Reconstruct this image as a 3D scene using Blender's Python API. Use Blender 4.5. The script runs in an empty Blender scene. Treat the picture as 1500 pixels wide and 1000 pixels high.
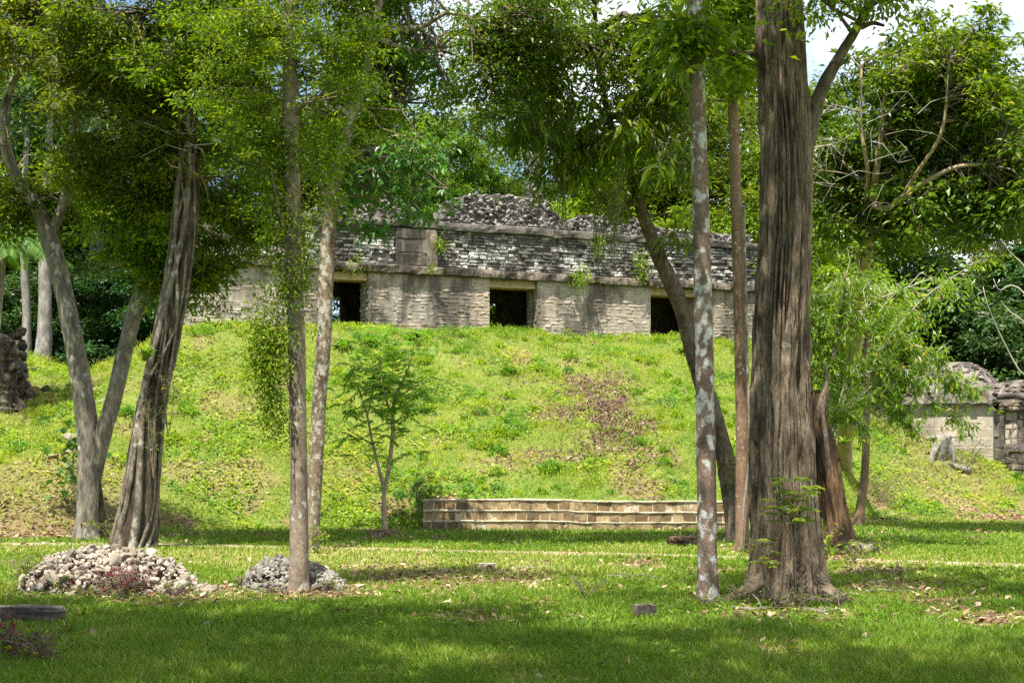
import bpy, bmesh, math, random
import numpy as np
from mathutils import Vector

# ------------------------------------------------------------------ scene basics
F = 2083.0            # focal length in reference pixels (1500 px wide picture)
CH = 1.7              # camera height
HZ = 664.0            # row of the horizon
sc = bpy.context.scene
COL = sc.collection
R = math.radians

def P(px, py, d):
    """point at distance d (along +Y) that the lens sees at px, py"""
    return np.array([(px - 750.0) / F * d, d, CH + (HZ - py) / F * d])

def gd(py):            # distance of a flat-ground point seen at row py
    return CH * F / (py - HZ)

# ------------------------------------------------------------------ noise
def _hash(i, j, k, seed):
    h = (i.astype(np.int64) * 374761393 + j.astype(np.int64) * 668265263 + k.astype(np.int64) * 2147483647 + seed * 144665) & 0xffffffff
    h = ((h ^ (h >> 13)) * 1274126177) & 0xffffffff
    h = ((h ^ (h >> 16)) * 2246822519) & 0xffffffff
    return ((h ^ (h >> 15)) & 0xffffff) / float(0xffffff)

def vnoise(p, seed=0):
    p = np.asarray(p, float)
    f = np.floor(p); i = f.astype(np.int64); t = p - f
    t = t * t * (3 - 2 * t)
    r = 0
    for a in (0, 1):
        wx = t[..., 0] if a else 1 - t[..., 0]
        for b in (0, 1):
            wy = t[..., 1] if b else 1 - t[..., 1]
            for c in (0, 1):
                wz = t[..., 2] if c else 1 - t[..., 2]
                r = r + wx * wy * wz * _hash(i[..., 0] + a, i[..., 1] + b, i[..., 2] + c, seed)
    return r

def fbm(p, seed=0, oct=4):
    p = np.asarray(p, float); s = 0; a = 1; n = 0
    for o in range(oct):
        s = s + a * vnoise(p * 2 ** o + 13.7 * o, seed + o); n += a; a *= .5
    return s / n

def n2(x, y, sc_, seed=0, oct=3):
    return fbm(np.stack([x * sc_, y * sc_, np.zeros_like(x) + .5], -1), seed, oct)

# ------------------------------------------------------------------ mesh builder
class MB:
    def __init__(s):
        s.v = []; s.f = {3: [], 4: []}; s.m = {3: [], 4: []}; s.a = []; s.n = 0; s.sm = {3: [], 4: []}
    def add(s, V, Fc, var=None, mat=0, smooth=False):
        V = np.asarray(V, float).reshape(-1, 3)
        Fc = np.asarray(Fc, np.int64)
        if len(Fc) == 0: return
        k = Fc.shape[1]
        s.v.append(V); s.f[k].append(Fc + s.n)
        s.m[k].append(np.full(len(Fc), mat, np.int32)); s.sm[k].append(np.full(len(Fc), smooth, bool))
        if var is None: var = np.full(len(V), .5)
        s.a.append(np.broadcast_to(np.asarray(var, float), (len(V),)))
        s.n += len(V)
    def also(s, Fc, mat=0, smooth=False):      # more faces on the last added block of verts
        Fc = np.asarray(Fc, np.int64); k = Fc.shape[1]; off = s.n - len(s.v[-1])
        s.f[k].append(Fc + off); s.m[k].append(np.full(len(Fc), mat, np.int32)); s.sm[k].append(np.full(len(Fc), smooth, bool))
    def build(s, name, mats, parent=None, org=None, extra=None):
        V = np.concatenate(s.v) if s.v else np.zeros((0, 3))
        if org is not None: V = V - np.asarray(org)
        me = bpy.data.meshes.new(name)
        q = np.concatenate(s.f[4]) if s.f[4] else np.zeros((0, 4), np.int64)
        t = np.concatenate(s.f[3]) if s.f[3] else np.zeros((0, 3), np.int64)
        loops = np.concatenate([q.ravel(), t.ravel()]).astype(np.int32)
        starts = np.concatenate([np.arange(len(q)) * 4, len(q) * 4 + np.arange(len(t)) * 3]).astype(np.int32)
        mi = np.concatenate(s.m[4] + s.m[3]).astype(np.int32); sm = np.concatenate(s.sm[4] + s.sm[3])
        me.vertices.add(len(V)); me.vertices.foreach_set('co', V.astype(np.float32).ravel())
        me.loops.add(len(loops)); me.loops.foreach_set('vertex_index', loops)
        me.polygons.add(len(starts)); me.polygons.foreach_set('loop_start', starts)
        me.polygons.foreach_set('material_index', mi); me.polygons.foreach_set('use_smooth', sm)
        at = me.attributes.new('var', 'FLOAT', 'POINT'); at.data.foreach_set('value', np.concatenate(s.a).astype(np.float32))
        for k_, arr in (extra or {}).items():
            at = me.attributes.new(k_, 'FLOAT', 'POINT'); at.data.foreach_set('value', np.asarray(arr, np.float32))
        me.update(calc_edges=True)
        for m in (mats if isinstance(mats, (list, tuple)) else [mats]): me.materials.append(m)
        o = bpy.data.objects.new(name, me); COL.objects.link(o)
        if parent is not None: o.parent = parent
        elif org is not None: o.location = org
        return o

def tag(o, label=None, cat=None, group=None, kind=None):
    if label: o['label'] = label
    if cat: o['category'] = cat
    if group: o['group'] = group
    if kind or cat: o['kind'] = kind or 'thing'
    return o

def empty(name, loc, label, cat, group=None):
    o = bpy.data.objects.new(name, None); COL.objects.link(o); o.location = loc
    o.empty_display_size = .3
    return tag(o, label, cat, group)

def copy_tree(o, loc, rz=0, scale=None):
    c = o.copy(); COL.objects.link(c); c.location = loc; c.rotation_euler = (0, 0, rz)
    if scale is not None: c.scale = scale
    for ch in list(o.children):
        k = ch.copy(); COL.objects.link(k); k.parent = c
        for g in list(ch.children):
            j = g.copy(); COL.objects.link(j); j.parent = k
    return c

# ------------------------------------------------------------------ geometry helpers
def unit(v):
    v = np.asarray(v, float); return v / (np.linalg.norm(v, axis=-1, keepdims=True) + 1e-9)

def catmull(pts, n):
    pts = np.asarray(pts, float)
    if len(pts) == 2:
        t = np.linspace(0, 1, n)[:, None]; return pts[0] * (1 - t) + pts[1] * t
    seg = np.linalg.norm(np.diff(pts[:, :3], axis=0), axis=1); cum = np.concatenate([[0], np.cumsum(seg)])
    u = np.linspace(0, cum[-1], n); i = np.clip(np.searchsorted(cum, u, side='right') - 1, 0, len(pts) - 2)
    t = ((u - cum[i]) / (seg[i] + 1e-9))[:, None]
    ext = np.vstack([2 * pts[0] - pts[1], pts, 2 * pts[-1] - pts[-2]])
    p0, p1, p2, p3 = ext[i], ext[i + 1], ext[i + 2], ext[i + 3]
    return .5 * ((2 * p1) + (-p0 + p2) * t + (2 * p0 - 5 * p1 + 4 * p2 - p3) * t ** 2 + (-p0 + 3 * p1 - 3 * p2 + p3) * t ** 3)

def tube(mb, path, rad, sides=12, disp=None, var=.5, mat=0, cap=True, smooth=True):
    path = np.asarray(path, float); n = len(path); rad = np.asarray(rad, float)
    T = unit(np.gradient(path, axis=0))
    up = np.array([1., 0, 0]) if abs(T[0][0]) < .8 else np.array([0, 1., 0])
    U = np.zeros((n, 3)); u = unit(up - T[0] * (up @ T[0])); U[0] = u
    for k in range(1, n):
        u = unit(u - T[k] * (u @ T[k])); U[k] = u
    W = np.cross(T, U)
    th = np.linspace(0, 2 * np.pi, sides, endpoint=False)
    s = np.concatenate([[0], np.cumsum(np.linalg.norm(np.diff(path, axis=0), axis=1))])
    r = np.repeat(rad[:, None], sides, 1)
    if disp is not None: r = r + disp(th[None, :] + 0 * r, s[:, None] + 0 * r, r)
    V = path[:, None, :] + r[..., None] * (np.cos(th)[None, :, None] * U[:, None, :] + np.sin(th)[None, :, None] * W[:, None, :])
    a = (np.arange(n - 1)[:, None] * sides + np.arange(sides)[None, :]); b = np.arange(n - 1)[:, None] * sides + (np.arange(sides)[None, :] + 1) % sides
    Q = np.stack([a, b, b + sides, a + sides], -1).reshape(-1, 4)
    V = V.reshape(-1, 3)
    if cap:
        V = np.vstack([V, path[-1] + T[-1] * rad[-1] * .3]); top = len(V) - 1; o = (n - 1) * sides
        Tt = np.stack([o + np.arange(sides), o + (np.arange(sides) + 1) % sides, np.full(sides, top)], -1)
    mb.add(V, Q, var, mat, smooth)
    if cap: mb.also(Tt, mat, smooth)

def bark_disp(amp, fz=1.2, fth=6, seed=0, flare=0, fh=.4, lobes=5, ph=0., groove=0, gth=9, gz=.35, lump=0):
    def f(th, s, r):
        c = np.stack([np.cos(th) * fth * .32, np.sin(th) * fth * .32, s * fz], -1)
        d = amp * (fbm(c * 2, seed, 4) - .5) * 2
        if lump: d = d + lump * r * (fbm(np.stack([np.cos(th) * .9, np.sin(th) * .9, s * .9], -1), seed + 9, 2) - .5) * 2
        if groove:
            c2 = np.stack([np.cos(th) * gth * .33, np.sin(th) * gth * .33, s * gz], -1)
            n = fbm(c2, seed + 5, 3); g = np.exp(-((n - .5) / .045) ** 2)
            n_ = fbm(c2 * 2.3 + 7, seed + 6, 2); g2 = np.exp(-((n_ - .5) / .06) ** 2)
            d = d - groove * g - groove * .45 * g2
        if flare:
            w = np.exp(-s / fh)
            d = d + r * flare * w * (.55 + .45 * np.cos(lobes * th + ph) + .25 * np.cos((lobes - 2) * th + 1.3 + ph))
        return d
    return f

def leaves(mb, rng, pos, axis, nrm, L, W, fold=.18, droop=.2, var=None, mat=0):
    """N kite leaves: one folded quad each"""
    n = len(pos)
    axis = unit(axis); side = unit(np.cross(axis, nrm)); up = unit(np.cross(side, axis))
    L = np.broadcast_to(np.asarray(L, float), (n,))[:, None]; W = np.broadcast_to(np.asarray(W, float), (n,))[:, None]
    mid = pos + axis * L * .45 + up * W * fold
    r = mid + side * W * .5; l = mid - side * W * .5
    tip = pos + axis * L - up * L * droop
    V = np.stack([pos, r, tip, l], 1).reshape(-1, 3)
    if var is None: var = rng.random(n)
    mb.add(V, np.arange(n * 4).reshape(n, 4), np.repeat(var, 4), mat)

def twigs(mb, A, B, r0, r1, rng, sag=.12, mat=1):
    n = len(A)
    if n == 0: return
    A = np.asarray(A); B = np.asarray(B); L = np.linalg.norm(B - A, axis=1)[:, None]
    M = (A + B) / 2 + rng.normal(0, 1, (n, 3)) * L * sag * .6 + np.array([0, 0, 1]) * L * sag * .5
    T = unit(B - A); S = unit(np.cross(T, rng.normal(0, 1, (n, 3)))); W = np.cross(T, S)
    rings = []
    for C, r in ((A, r0), (M, (r0 + r1) / 2), (B, r1)):
        r = np.broadcast_to(np.asarray(r, float), (n,))[:, None]
        for k in range(3):
            t = 2 * np.pi * k / 3; rings.append(C + r * (math.cos(t) * S + math.sin(t) * W))
    V = np.stack(rings, 1).reshape(-1, 3)
    q = [[a + k, a + (k + 1) % 3, a + 3 + (k + 1) % 3, a + 3 + k] for a in (0, 3) for k in range(3)]
    Q = (np.arange(n)[:, None, None] * 9 + np.array(q)[None]).reshape(-1, 4)
    mb.add(V, Q, .5, mat, True)

def rot_to(V, R3): return V @ R3.T

# ------------------------------------------------------------------ materials
def nt_new(name):
    m = bpy.data.materials.new(name); m.use_nodes = True; nt = m.node_tree; nt.nodes.clear(); return m, nt

class NT:
    def __init__(s, nt): s.nt = nt
    def n(s, t, **kw):
        x = s.nt.nodes.new(t)
        for k, v in kw.items():
            if k.startswith('i_'): x.inputs[k[2:].replace('_', ' ')].default_value = v
            else: setattr(x, k, v)
        return x
    def l(s, a, b): s.nt.links.new(a, b)
    def noise(s, vec, scale, detail=4, rough=.55):
        x = s.n('ShaderNodeTexNoise'); x.inputs['Scale'].default_value = scale; x.inputs['Detail'].default_value = detail; x.inputs['Roughness'].default_value = rough
        if vec is not None: s.l(vec, x.inputs['Vector'])
        return x.outputs['Fac']
    def ramp(s, fac, stops, interp='LINEAR'):
        x = s.n('ShaderNodeValToRGB'); cr = x.color_ramp; cr.interpolation = interp
        while len(cr.elements) > 1: cr.elements.remove(cr.elements[-1])
        for k, (p, c) in enumerate(stops):
            e = cr.elements[0] if k == 0 else cr.elements.new(p)
            e.position = p; e.color = (*c, 1) if len(c) == 3 else c
        s.l(fac, x.inputs['Fac']); return x.outputs['Color']
    def mix(s, fac, a, b, mode='MIX'):
        x = s.n('ShaderNodeMix', data_type='RGBA', blend_type=mode)
        for sock, v in ((x.inputs['Factor'], fac), (x.inputs['A'], a), (x.inputs['B'], b)):
            pass
        fi = x.inputs[0]; ai = x.inputs[6]; bi = x.inputs[7]
        for sock, v in ((fi, fac), (ai, a), (bi, b)):
            if hasattr(v, 'is_output'): s.l(v, sock)
            elif sock is fi: sock.default_value = v
            else: sock.default_value = (*v, 1) if len(v) == 3 else v
        return x.outputs[2]
    def math(s, op, a, b=0.):
        x = s.n('ShaderNodeMath', operation=op)
        for k, v in enumerate((a, b)):
            if hasattr(v, 'is_output'): s.l(v, x.inputs[k])
            else: x.inputs[k].default_value = v
        return x.outputs[0]
    def coord(s, scale=(1, 1, 1), kind='Object'):
        tc = s.n('ShaderNodeTexCoord'); mp = s.n('ShaderNodeMapping'); mp.inputs['Scale'].default_value = scale
        s.l(tc.outputs[kind], mp.inputs['Vector']); return mp.outputs['Vector']
    def attr(s, name):
        x = s.n('ShaderNodeAttribute', attribute_name=name); return x.outputs['Fac']
    def bump(s, h, strength, dist):
        x = s.n('ShaderNodeBump'); x.inputs['Strength'].default_value = strength; x.inputs['Distance'].default_value = dist
        s.l(h, x.inputs['Height']); return x.outputs['Normal']
    def out(s, bsdf):
        o = s.n('ShaderNodeOutputMaterial'); s.l(bsdf, o.inputs['Surface'])
    def prin(s, col, rough=.8, normal=None, spec=.3):
        b = s.n('ShaderNodeBsdfPrincipled')
        if hasattr(col, 'is_output'): s.l(col, b.inputs['Base Color'])
        else: b.inputs['Base Color'].default_value = (*col, 1)
        b.inputs['Roughness'].default_value = rough; b.inputs['Specular IOR Level'].default_value = spec
        if normal is not None: s.l(normal, b.inputs['Normal'])
        return b.outputs[0]

def leaf_mat(name, stops, trans=.38, rough=.42, spec=.35, objvar=0.0, tcol=(1.4, 1.38, .34), patch=.0):
    m, nt = nt_new(name); N = NT(nt)
    c = N.ramp(N.attr('var'), stops)
    if patch:
        nz = N.noise(N.coord((1, 1, 1)), .6, 2)
        hs = N.n('ShaderNodeHueSaturation'); N.l(c, hs.inputs['Color'])
        mr = N.n('ShaderNodeMapRange'); N.l(nz, mr.inputs[0]); mr.inputs[1].default_value = .3; mr.inputs[2].default_value = .7; mr.inputs[3].default_value = 1 - patch; mr.inputs[4].default_value = 1 + patch
        N.l(mr.outputs[0], hs.inputs['Value']); c = hs.outputs[0]
    if objvar:
        oi = N.n('ShaderNodeObjectInfo'); hs = N.n('ShaderNodeHueSaturation')
        mr = N.n('ShaderNodeMapRange'); N.l(oi.outputs['Random'], mr.inputs[0]); mr.inputs[3].default_value = 1 - objvar; mr.inputs[4].default_value = 1 + objvar
        N.l(mr.outputs[0], hs.inputs['Value'])
        mr2 = N.n('ShaderNodeMapRange'); r2 = N.math('FRACT', N.math('MULTIPLY', oi.outputs['Random'], 7.31)); N.l(r2, mr2.inputs[0]); mr2.inputs[3].default_value = .475; mr2.inputs[4].default_value = .515
        N.l(mr2.outputs[0], hs.inputs['Hue']); N.l(c, hs.inputs['Color']); c = hs.outputs[0]
    p = N.prin(c, rough, None, spec)
    t = N.n('ShaderNodeBsdfTranslucent'); N.l(N.mix(1.0, c, tcol, 'MULTIPLY'), t.inputs['Color'])
    mx = N.n('ShaderNodeMixShader'); mx.inputs[0].default_value = trans; N.l(p, mx.inputs[1]); N.l(t.outputs[0], mx.inputs[2])
    N.out(mx.outputs[0]); return m

def bark_mat(name, dark, light, scale=(6, 6, 2.5), lichen=None, lscale=9, lthr=.6, bump=.6, moss=None, mossthr=.62, lw=.05, rough=.9, dist=.6):
    m, nt = nt_new(name); N = NT(nt)
    v = N.coord(scale); n1 = N.noise(v, 3, 6, .65); n1.node.inputs['Distortion'].default_value = dist; big = N.noise(N.coord((1, 1, .45)), 4.2, 5, .65)
    c = N.ramp(n1, [(.3, dark), (.7, light)])
    c = N.mix(N.ramp(big, [(.42, (0, 0, 0)), (.66, (.85, .85, .85))]), c, tuple(x * .7 for x in dark))
    if lichen is not None:
        ln = N.noise(N.coord((1, 1, .75)), lscale, 3, .5); ln2 = N.noise(N.coord((1, 1, 1)), 1.1, 2)
        f = N.math('ADD', ln, N.math('MULTIPLY', N.math('SUBTRACT', ln2, .5), .5))
        k = N.ramp(f, [(lthr - lw, (0, 0, 0)), (lthr + lw, (1, 1, 1))])
        sp = N.ramp(N.noise(N.coord((1, 1, 1)), 40, 3), [(.3, tuple(x * .7 for x in lichen)), (.7, lichen)])
        c = N.mix(k, c, sp)
    if moss is not None:
        mn = N.noise(N.coord((1, 1, .5)), 2.2, 4)
        c = N.mix(N.ramp(mn, [(mossthr - .06, (0, 0, 0)), (mossthr + .08, (1, 1, 1))]), c, moss)
    nb = N.noise(v, 7, 6, .7)
    N.out(N.prin(c, rough, N.bump(N.math('ADD', nb, n1), bump, .03), .15)); return m

def stone_mat(name, c0, c1, stain, stain_thr=.55, vscale=1.0, streak=False, attr=.5, bump=.5, warm=None, soft=.08):
    m, nt = nt_new(name); N = NT(nt)
    v = N.coord((1, 1, 1)); n1 = N.noise(v, 5 * vscale, 6, .65)
    f = N.math('ADD', N.math('MULTIPLY', n1, 1 - attr), N.math('MULTIPLY', N.attr('var'), attr))
    c = N.ramp(f, [(.25, c0), (.75, c1)])
    if warm is not None:
        c = N.mix(N.ramp(N.noise(v, .9 * vscale, 3), [(.42, (0, 0, 0)), (.62, (1, 1, 1))]), c, N.mix(.6, c, warm))
    sv = N.coord((1, 1, .28) if streak else (1, 1, 1))
    s1 = N.noise(sv, 1.15 * vscale, 5, .68)
    k = N.ramp(s1, [(stain_thr - soft, (0, 0, 0)), (stain_thr + soft, (1, 1, 1))])
    c = N.mix(N.math('MULTIPLY', k, .88), c, stain)
    fine = N.noise(v, 26 * vscale, 4, .7)
    c = N.mix(.55, c, N.ramp(fine, [(.3, (.45, .45, .45)), (.65, (1.15, 1.15, 1.15))]), 'MULTIPLY')
    N.out(N.prin(c, .92, N.bump(fine, bump, .03), .15)); return m

G_ = dict
M = {}
# leaves: stops over the per-leaf random number
M['leaf_mid'] = leaf_mat('leaf_mid_green', [(0, (.040, .078, .007)), (.5, (.110, .185, .012)), (.84, (.24, .31, .018)), (1, (.40, .34, .05))], trans=.58, patch=.3)
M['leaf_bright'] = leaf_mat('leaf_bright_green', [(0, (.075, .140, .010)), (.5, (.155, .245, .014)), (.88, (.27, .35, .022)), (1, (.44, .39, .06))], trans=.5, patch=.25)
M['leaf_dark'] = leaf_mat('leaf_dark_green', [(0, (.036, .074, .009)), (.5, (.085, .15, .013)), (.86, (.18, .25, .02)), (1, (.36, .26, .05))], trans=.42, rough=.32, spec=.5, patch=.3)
M['leaf_glossy'] = leaf_mat('leaf_glossy_green', [(0, (.04, .12, .02)), (.6, (.075, .19, .028)), (1, (.16, .27, .04))], trans=.36, rough=.4, spec=.4)
M['leaf_feather'] = leaf_mat('leaf_feathery', [(0, (.10, .23, .03)), (.6, (.18, .34, .045)), (1, (.29, .43, .07))], trans=.5, rough=.42)
M['leaf_willow'] = leaf_mat('leaf_willow', [(0, (.09, .18, .02)), (.5, (.18, .30, .028)), (.9, (.27, .38, .04)), (1, (.5, .36, .06))], trans=.5, rough=.36, spec=.45)
M['leaf_olive'] = leaf_mat('leaf_olive_green', [(0, (.034, .055, .006)), (.5, (.095, .130, .010)), (.84, (.21, .24, .017)), (1, (.36, .28, .05))], trans=.58, patch=.3)  # olive hue, darkened: shade of the upper-left canopy is put into the colour
M['leaf_back'] = leaf_mat('leaf_forest_green', [(0, (.042, .090, .010)), (.5, (.10, .175, .014)), (.88, (.20, .28, .022)), (1, (.34, .30, .055))], objvar=.35, trans=.46)
M['leaf_understory'] = leaf_mat('leaf_understory', [(0, (.016, .05, .014)), (.5, (.035, .095, .02)), (1, (.08, .15, .03))], objvar=.3, trans=.3)
M['leaf_red'] = leaf_mat('leaf_red_purple', [(0, (.10, .012, .02)), (.6, (.20, .03, .045)), (1, (.30, .09, .07))], trans=.25, tcol=(1.3, .6, .6))
M['grass'] = leaf_mat('grass_blades', [(0, (.065, .135, .010)), (.4, (.13, .225, .016)), (.75, (.22, .30, .025)), (.92, (.36, .34, .09)), (1, (.50, .42, .20))], trans=.35, rough=.5, spec=.25)
M['cover'] = leaf_mat('slope_weeds', [(0, (.055, .175, .045)), (.25, (.12, .26, .030)), (.42, (.16, .28, .018)), (.65, (.26, .36, .020)), (.93, (.37, .41, .035)), (1, (.44, .38, .12))], trans=.35, rough=.5, spec=.25, patch=.12)
M['litter'] = leaf_mat('fallen_leaf', [(0, (.075, .042, .022)), (.4, (.18, .115, .06)), (.8, (.34, .245, .145)), (1, (.54, .43, .29))], trans=.12, rough=.8, spec=.1, tcol=(1, .8, .5))
M['moss'] = leaf_mat('hanging_moss', [(0, (.13, .16, .06)), (1, (.27, .29, .12))], trans=.35, rough=.9, spec=.05)
M['palm'] = leaf_mat('palm_leaf', [(0, (.05, .14, .018)), (1, (.13, .24, .03))], trans=.35)
M['strap'] = leaf_mat('strap_leaf', [(0, (.06, .14, .02)), (.7, (.12, .22, .03)), (1, (.25, .27, .06))], trans=.35)
M['dead_strap'] = leaf_mat('dead_strap_leaf', [(0, (.09, .055, .03)), (1, (.24, .16, .09))], trans=.2, rough=.8, tcol=(1, .8, .5))
# bark
M['bark_grey'] = bark_mat('bark_grey', (.10, .085, .07), (.34, .29, .23), (7, 7, 1.8), lichen=(.46, .44, .39), lscale=5, lthr=.66)
M['bark_smooth'] = bark_mat('bark_smooth_grey', (.12, .09, .06), (.34, .27, .195), (4, 4, 3), lichen=(.52, .51, .46), lscale=7, lthr=.64, bump=.3, moss=(.06, .09, .02), mossthr=.66)
M['bark_speckle'] = bark_mat('bark_speckled', (.11, .075, .045), (.36, .28, .19), (9, 9, 5), lichen=(.46, .42, .35), lscale=13, lthr=.56, bump=.8, lw=.05)
M['bark_lichen'] = bark_mat('bark_lichen_brown', (.15, .10, .072), (.34, .245, .185), (14, 14, 7), lichen=(.60, .59, .53), lscale=9, lthr=.555, bump=.8, lw=.05)
M['bark_reddish'] = bark_mat('bark_reddish', (.15, .09, .055), (.30, .20, .13), (12, 12, 6), lichen=(.48, .45, .38), lscale=16, lthr=.70, bump=.6)
M['bark_big'] = bark_mat('bark_fissured', (.06, .042, .027), (.36, .28, .195), (5, 5, 1.0), lichen=(.47, .44, .37), lscale=7, lthr=.80, bump=1.0, moss=(.14, .12, .06), mossthr=.7, dist=2.2)
M['bark_dark'] = bark_mat('bark_dark', (.06, .044, .03), (.27, .21, .15), (8, 8, 2.5), lichen=(.36, .34, .28), lscale=9, lthr=.73, bump=.9)
M['bark_pale'] = bark_mat('bark_pale_tan', (.26, .19, .11), (.50, .39, .25), (6, 6, 1.5), bump=.3)
M['bark_fig'] = bark_mat('bark_fig_root', (.07, .055, .04), (.33, .275, .21), (7, 7, 2.5), lichen=(.42, .385, .32), lscale=8, lthr=.63, bump=.7)
M['bark_core'] = bark_mat('bark_dark_core', (.03, .023, .016), (.17, .13, .09), (6, 6, 1.2), bump=1.)
M['wood_rot'] = bark_mat('rotten_wood', (.05, .032, .018), (.25, .155, .085), (9, 9, .8), bump=1., moss=(.022, .015, .009), mossthr=.50)
M['wood_grey'] = bark_mat('weathered_wood', (.15, .135, .115), (.42, .39, .34), (12, 12, 2.5), bump=1.)
M['twig'] = bark_mat('twig_bark', (.10, .075, .05), (.24, .19, .14), (5, 5, 5), bump=.2)
M['twig_pale'] = bark_mat('twig_pale', (.30, .26, .21), (.52, .47, .39), (5, 5, 5), bump=.2)
M['bark_back'] = bark_mat('bark_far', (.14, .125, .105), (.38, .35, .31), (3, 3, 1), bump=.4)
# stone
M['stone_wall'] = stone_mat('wall_masonry', (.235, .20, .16), (.54, .475, .39), (.085, .072, .06), .515, 1.0, True, .22, .8, (.46, .32, .215), soft=.06)
M['stone_core'] = stone_mat('wall_mortar', (.25, .215, .17), (.44, .385, .31), (.09, .076, .062), .515, 1.0, True, .0, .6)
M['stone_frieze'] = stone_mat('frieze_masonry', (.22, .205, .175), (.66, .635, .575), (.05, .044, .037), .48, 1.1, False, .4, .6, soft=.05)
M['stone_gap'] = stone_mat('frieze_joint', (.07, .062, .052), (.16, .145, .12), (.03, .026, .022), .5, 1.0, False, .0, .6)  # dark core: shadow in the gaps between blocks is put into the colour
M['stone_dark'] = stone_mat('moulding_stone', (.075, .068, .058), (.23, .20, .165), (.035, .03, .026), .52, 1.2, False, .4, .8)
M['stone_cornice'] = stone_mat('cornice_stone', (.09, .075, .058), (.36, .30, .225), (.032, .027, .022), .485, 2.0, True, .4, .9)
M['rubble'] = stone_mat('roof_rubble', (.10, .092, .083), (.37, .335, .295), (.045, .04, .035), .56, 2.2, False, .65, .9)
M['lintel'] = stone_mat('lintel_stone', (.38, .28, .155), (.62, .48, .29), (.16, .11, .065), .63, 2.0, False, .3, .6)
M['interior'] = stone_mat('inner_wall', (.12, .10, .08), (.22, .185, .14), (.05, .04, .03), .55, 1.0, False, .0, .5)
M['rock'] = stone_mat('limestone_rock', (.27, .22, .165), (.60, .52, .415), (.15, .115, .08), .60, 4., False, .5, .7)
M['rock_grey'] = stone_mat('grey_rock', (.15, .135, .11), (.40, .365, .31), (.08, .07, .05), .58, 4., False, .5, .7)
M['ochre'] = stone_mat('ochre_block', (.20, .135, .065), (.46, .34, .18), (.13, .10, .06), .55, 3., False, .6, .9)
M['mortar'] = stone_mat('pale_mortar', (.46, .38, .265), (.64, .555, .41), (.20, .155, .09), .55, 3., False, .3, .6)
M['plaster'] = stone_mat('small_ruin_plaster', (.30, .255, .195), (.47, .41, .32), (.20, .165, .125), .56, 1.5, True, .3, .4)
M['ruin_roof'] = stone_mat('small_ruin_roof', (.085, .072, .06), (.29, .25, .205), (.045, .04, .034), .54, 2., False, .6, .8)
M['limestone'] = stone_mat('white_limestone', (.24, .21, .165), (.44, .395, .325), (.15, .12, .085), .55, 4., False, .4, .6)
M['soil'] = stone_mat('bare_soil', (.10, .065, .035), (.22, .15, .09), (.06, .04, .025), .55, 3., False, .2, .9)

# ------------------------------------------------------------------ terrain
BU = np.array([.919, .394]); BV = np.array([-.394, .919]); BO = np.array([-9.57, 41.55])
def bline(x): return 41.55 + (x + 9.57) * .4287

XS = np.array([-60, -20, -15, -12.6, -11, -9.8, -8, -5, -2.4, 0, 4.7, 5.4, 8, 9.6, 10.6, 12, 14, 17, 25, 60.])
YF = np.array([29, 28.5, 28.5, 28.8, 29.2, 29.8, 31, 32, 32, 32, 32, 32.6, 35.5, 37.5, 38.5, 39, 39, 39, 39, 39.])
YC = np.array([44, 44, 43, 42, 41.6, 41, 41.6, 42.9, 44.0, 45.0, 47.1, 47.3, 48.4, 49, 48.5, 47.2, 46, 46, 46, 46.])
ZC = np.array([4.6, 4.6, 4.6, 3.9, 4.6, 5.3, 5.5, 5.5, 5.5, 5.5, 5.5, 5.5, 5.45, 5.3, 4.6, 3.2, 2.1, 1.4, 1.2, 1.])

def sstep(a, b, x):
    t = np.clip((x - a) / (b - a), 0, 1); return t * t * (3 - 2 * t)

def H(x, y):
    x = np.asarray(x, float); y = np.asarray(y, float)
    yf = np.interp(x, XS, YF); yc = np.interp(x, XS, YC); zc = np.interp(x, XS, ZC)
    t = np.clip((y - yf) / (yc - yf), 0, 1.25)
    s = np.where(t < .88, t * 1.055, 0); u = np.clip((t - .88) / .24, 0, 1)
    s = np.where(t >= .88, .9284 + (u - u * u / 2) * 2 * .0716, s)
    soft = sstep(0, .12, t)
    s = s * (.55 + .45 * soft)
    wall = sstep(-2.5, -1.95, x) * (1 - sstep(4.9, 5.6, x))
    zf = .62 * wall * sstep(32.02, 32.22, y)
    z = zf + np.clip(zc - .6 * wall, 0, 9) * s
    amp = .03 + .34 * sstep(.05, .3, t) * (1 - .6 * sstep(.9, 1.05, t))
    z = z + (n2(x, y, .45, 3, 3) - .5) * 2 * amp * np.where(y < 28, .5, 1)
    z = z + (n2(x, y, 1.9, 8, 2) - .5) * .17 * sstep(.05, .3, t)
    return z

def ground_at(px, py):
    d = np.linspace(9, 60, 2200); x = (px - 750) / F * d; z = CH + (HZ - py) / F * d
    h = H(x, d); k = np.argmax(h >= z)
    if h[k] < z[k]: k = len(d) - 1
    return np.array([x[k], d[k], h[k]])

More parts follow.
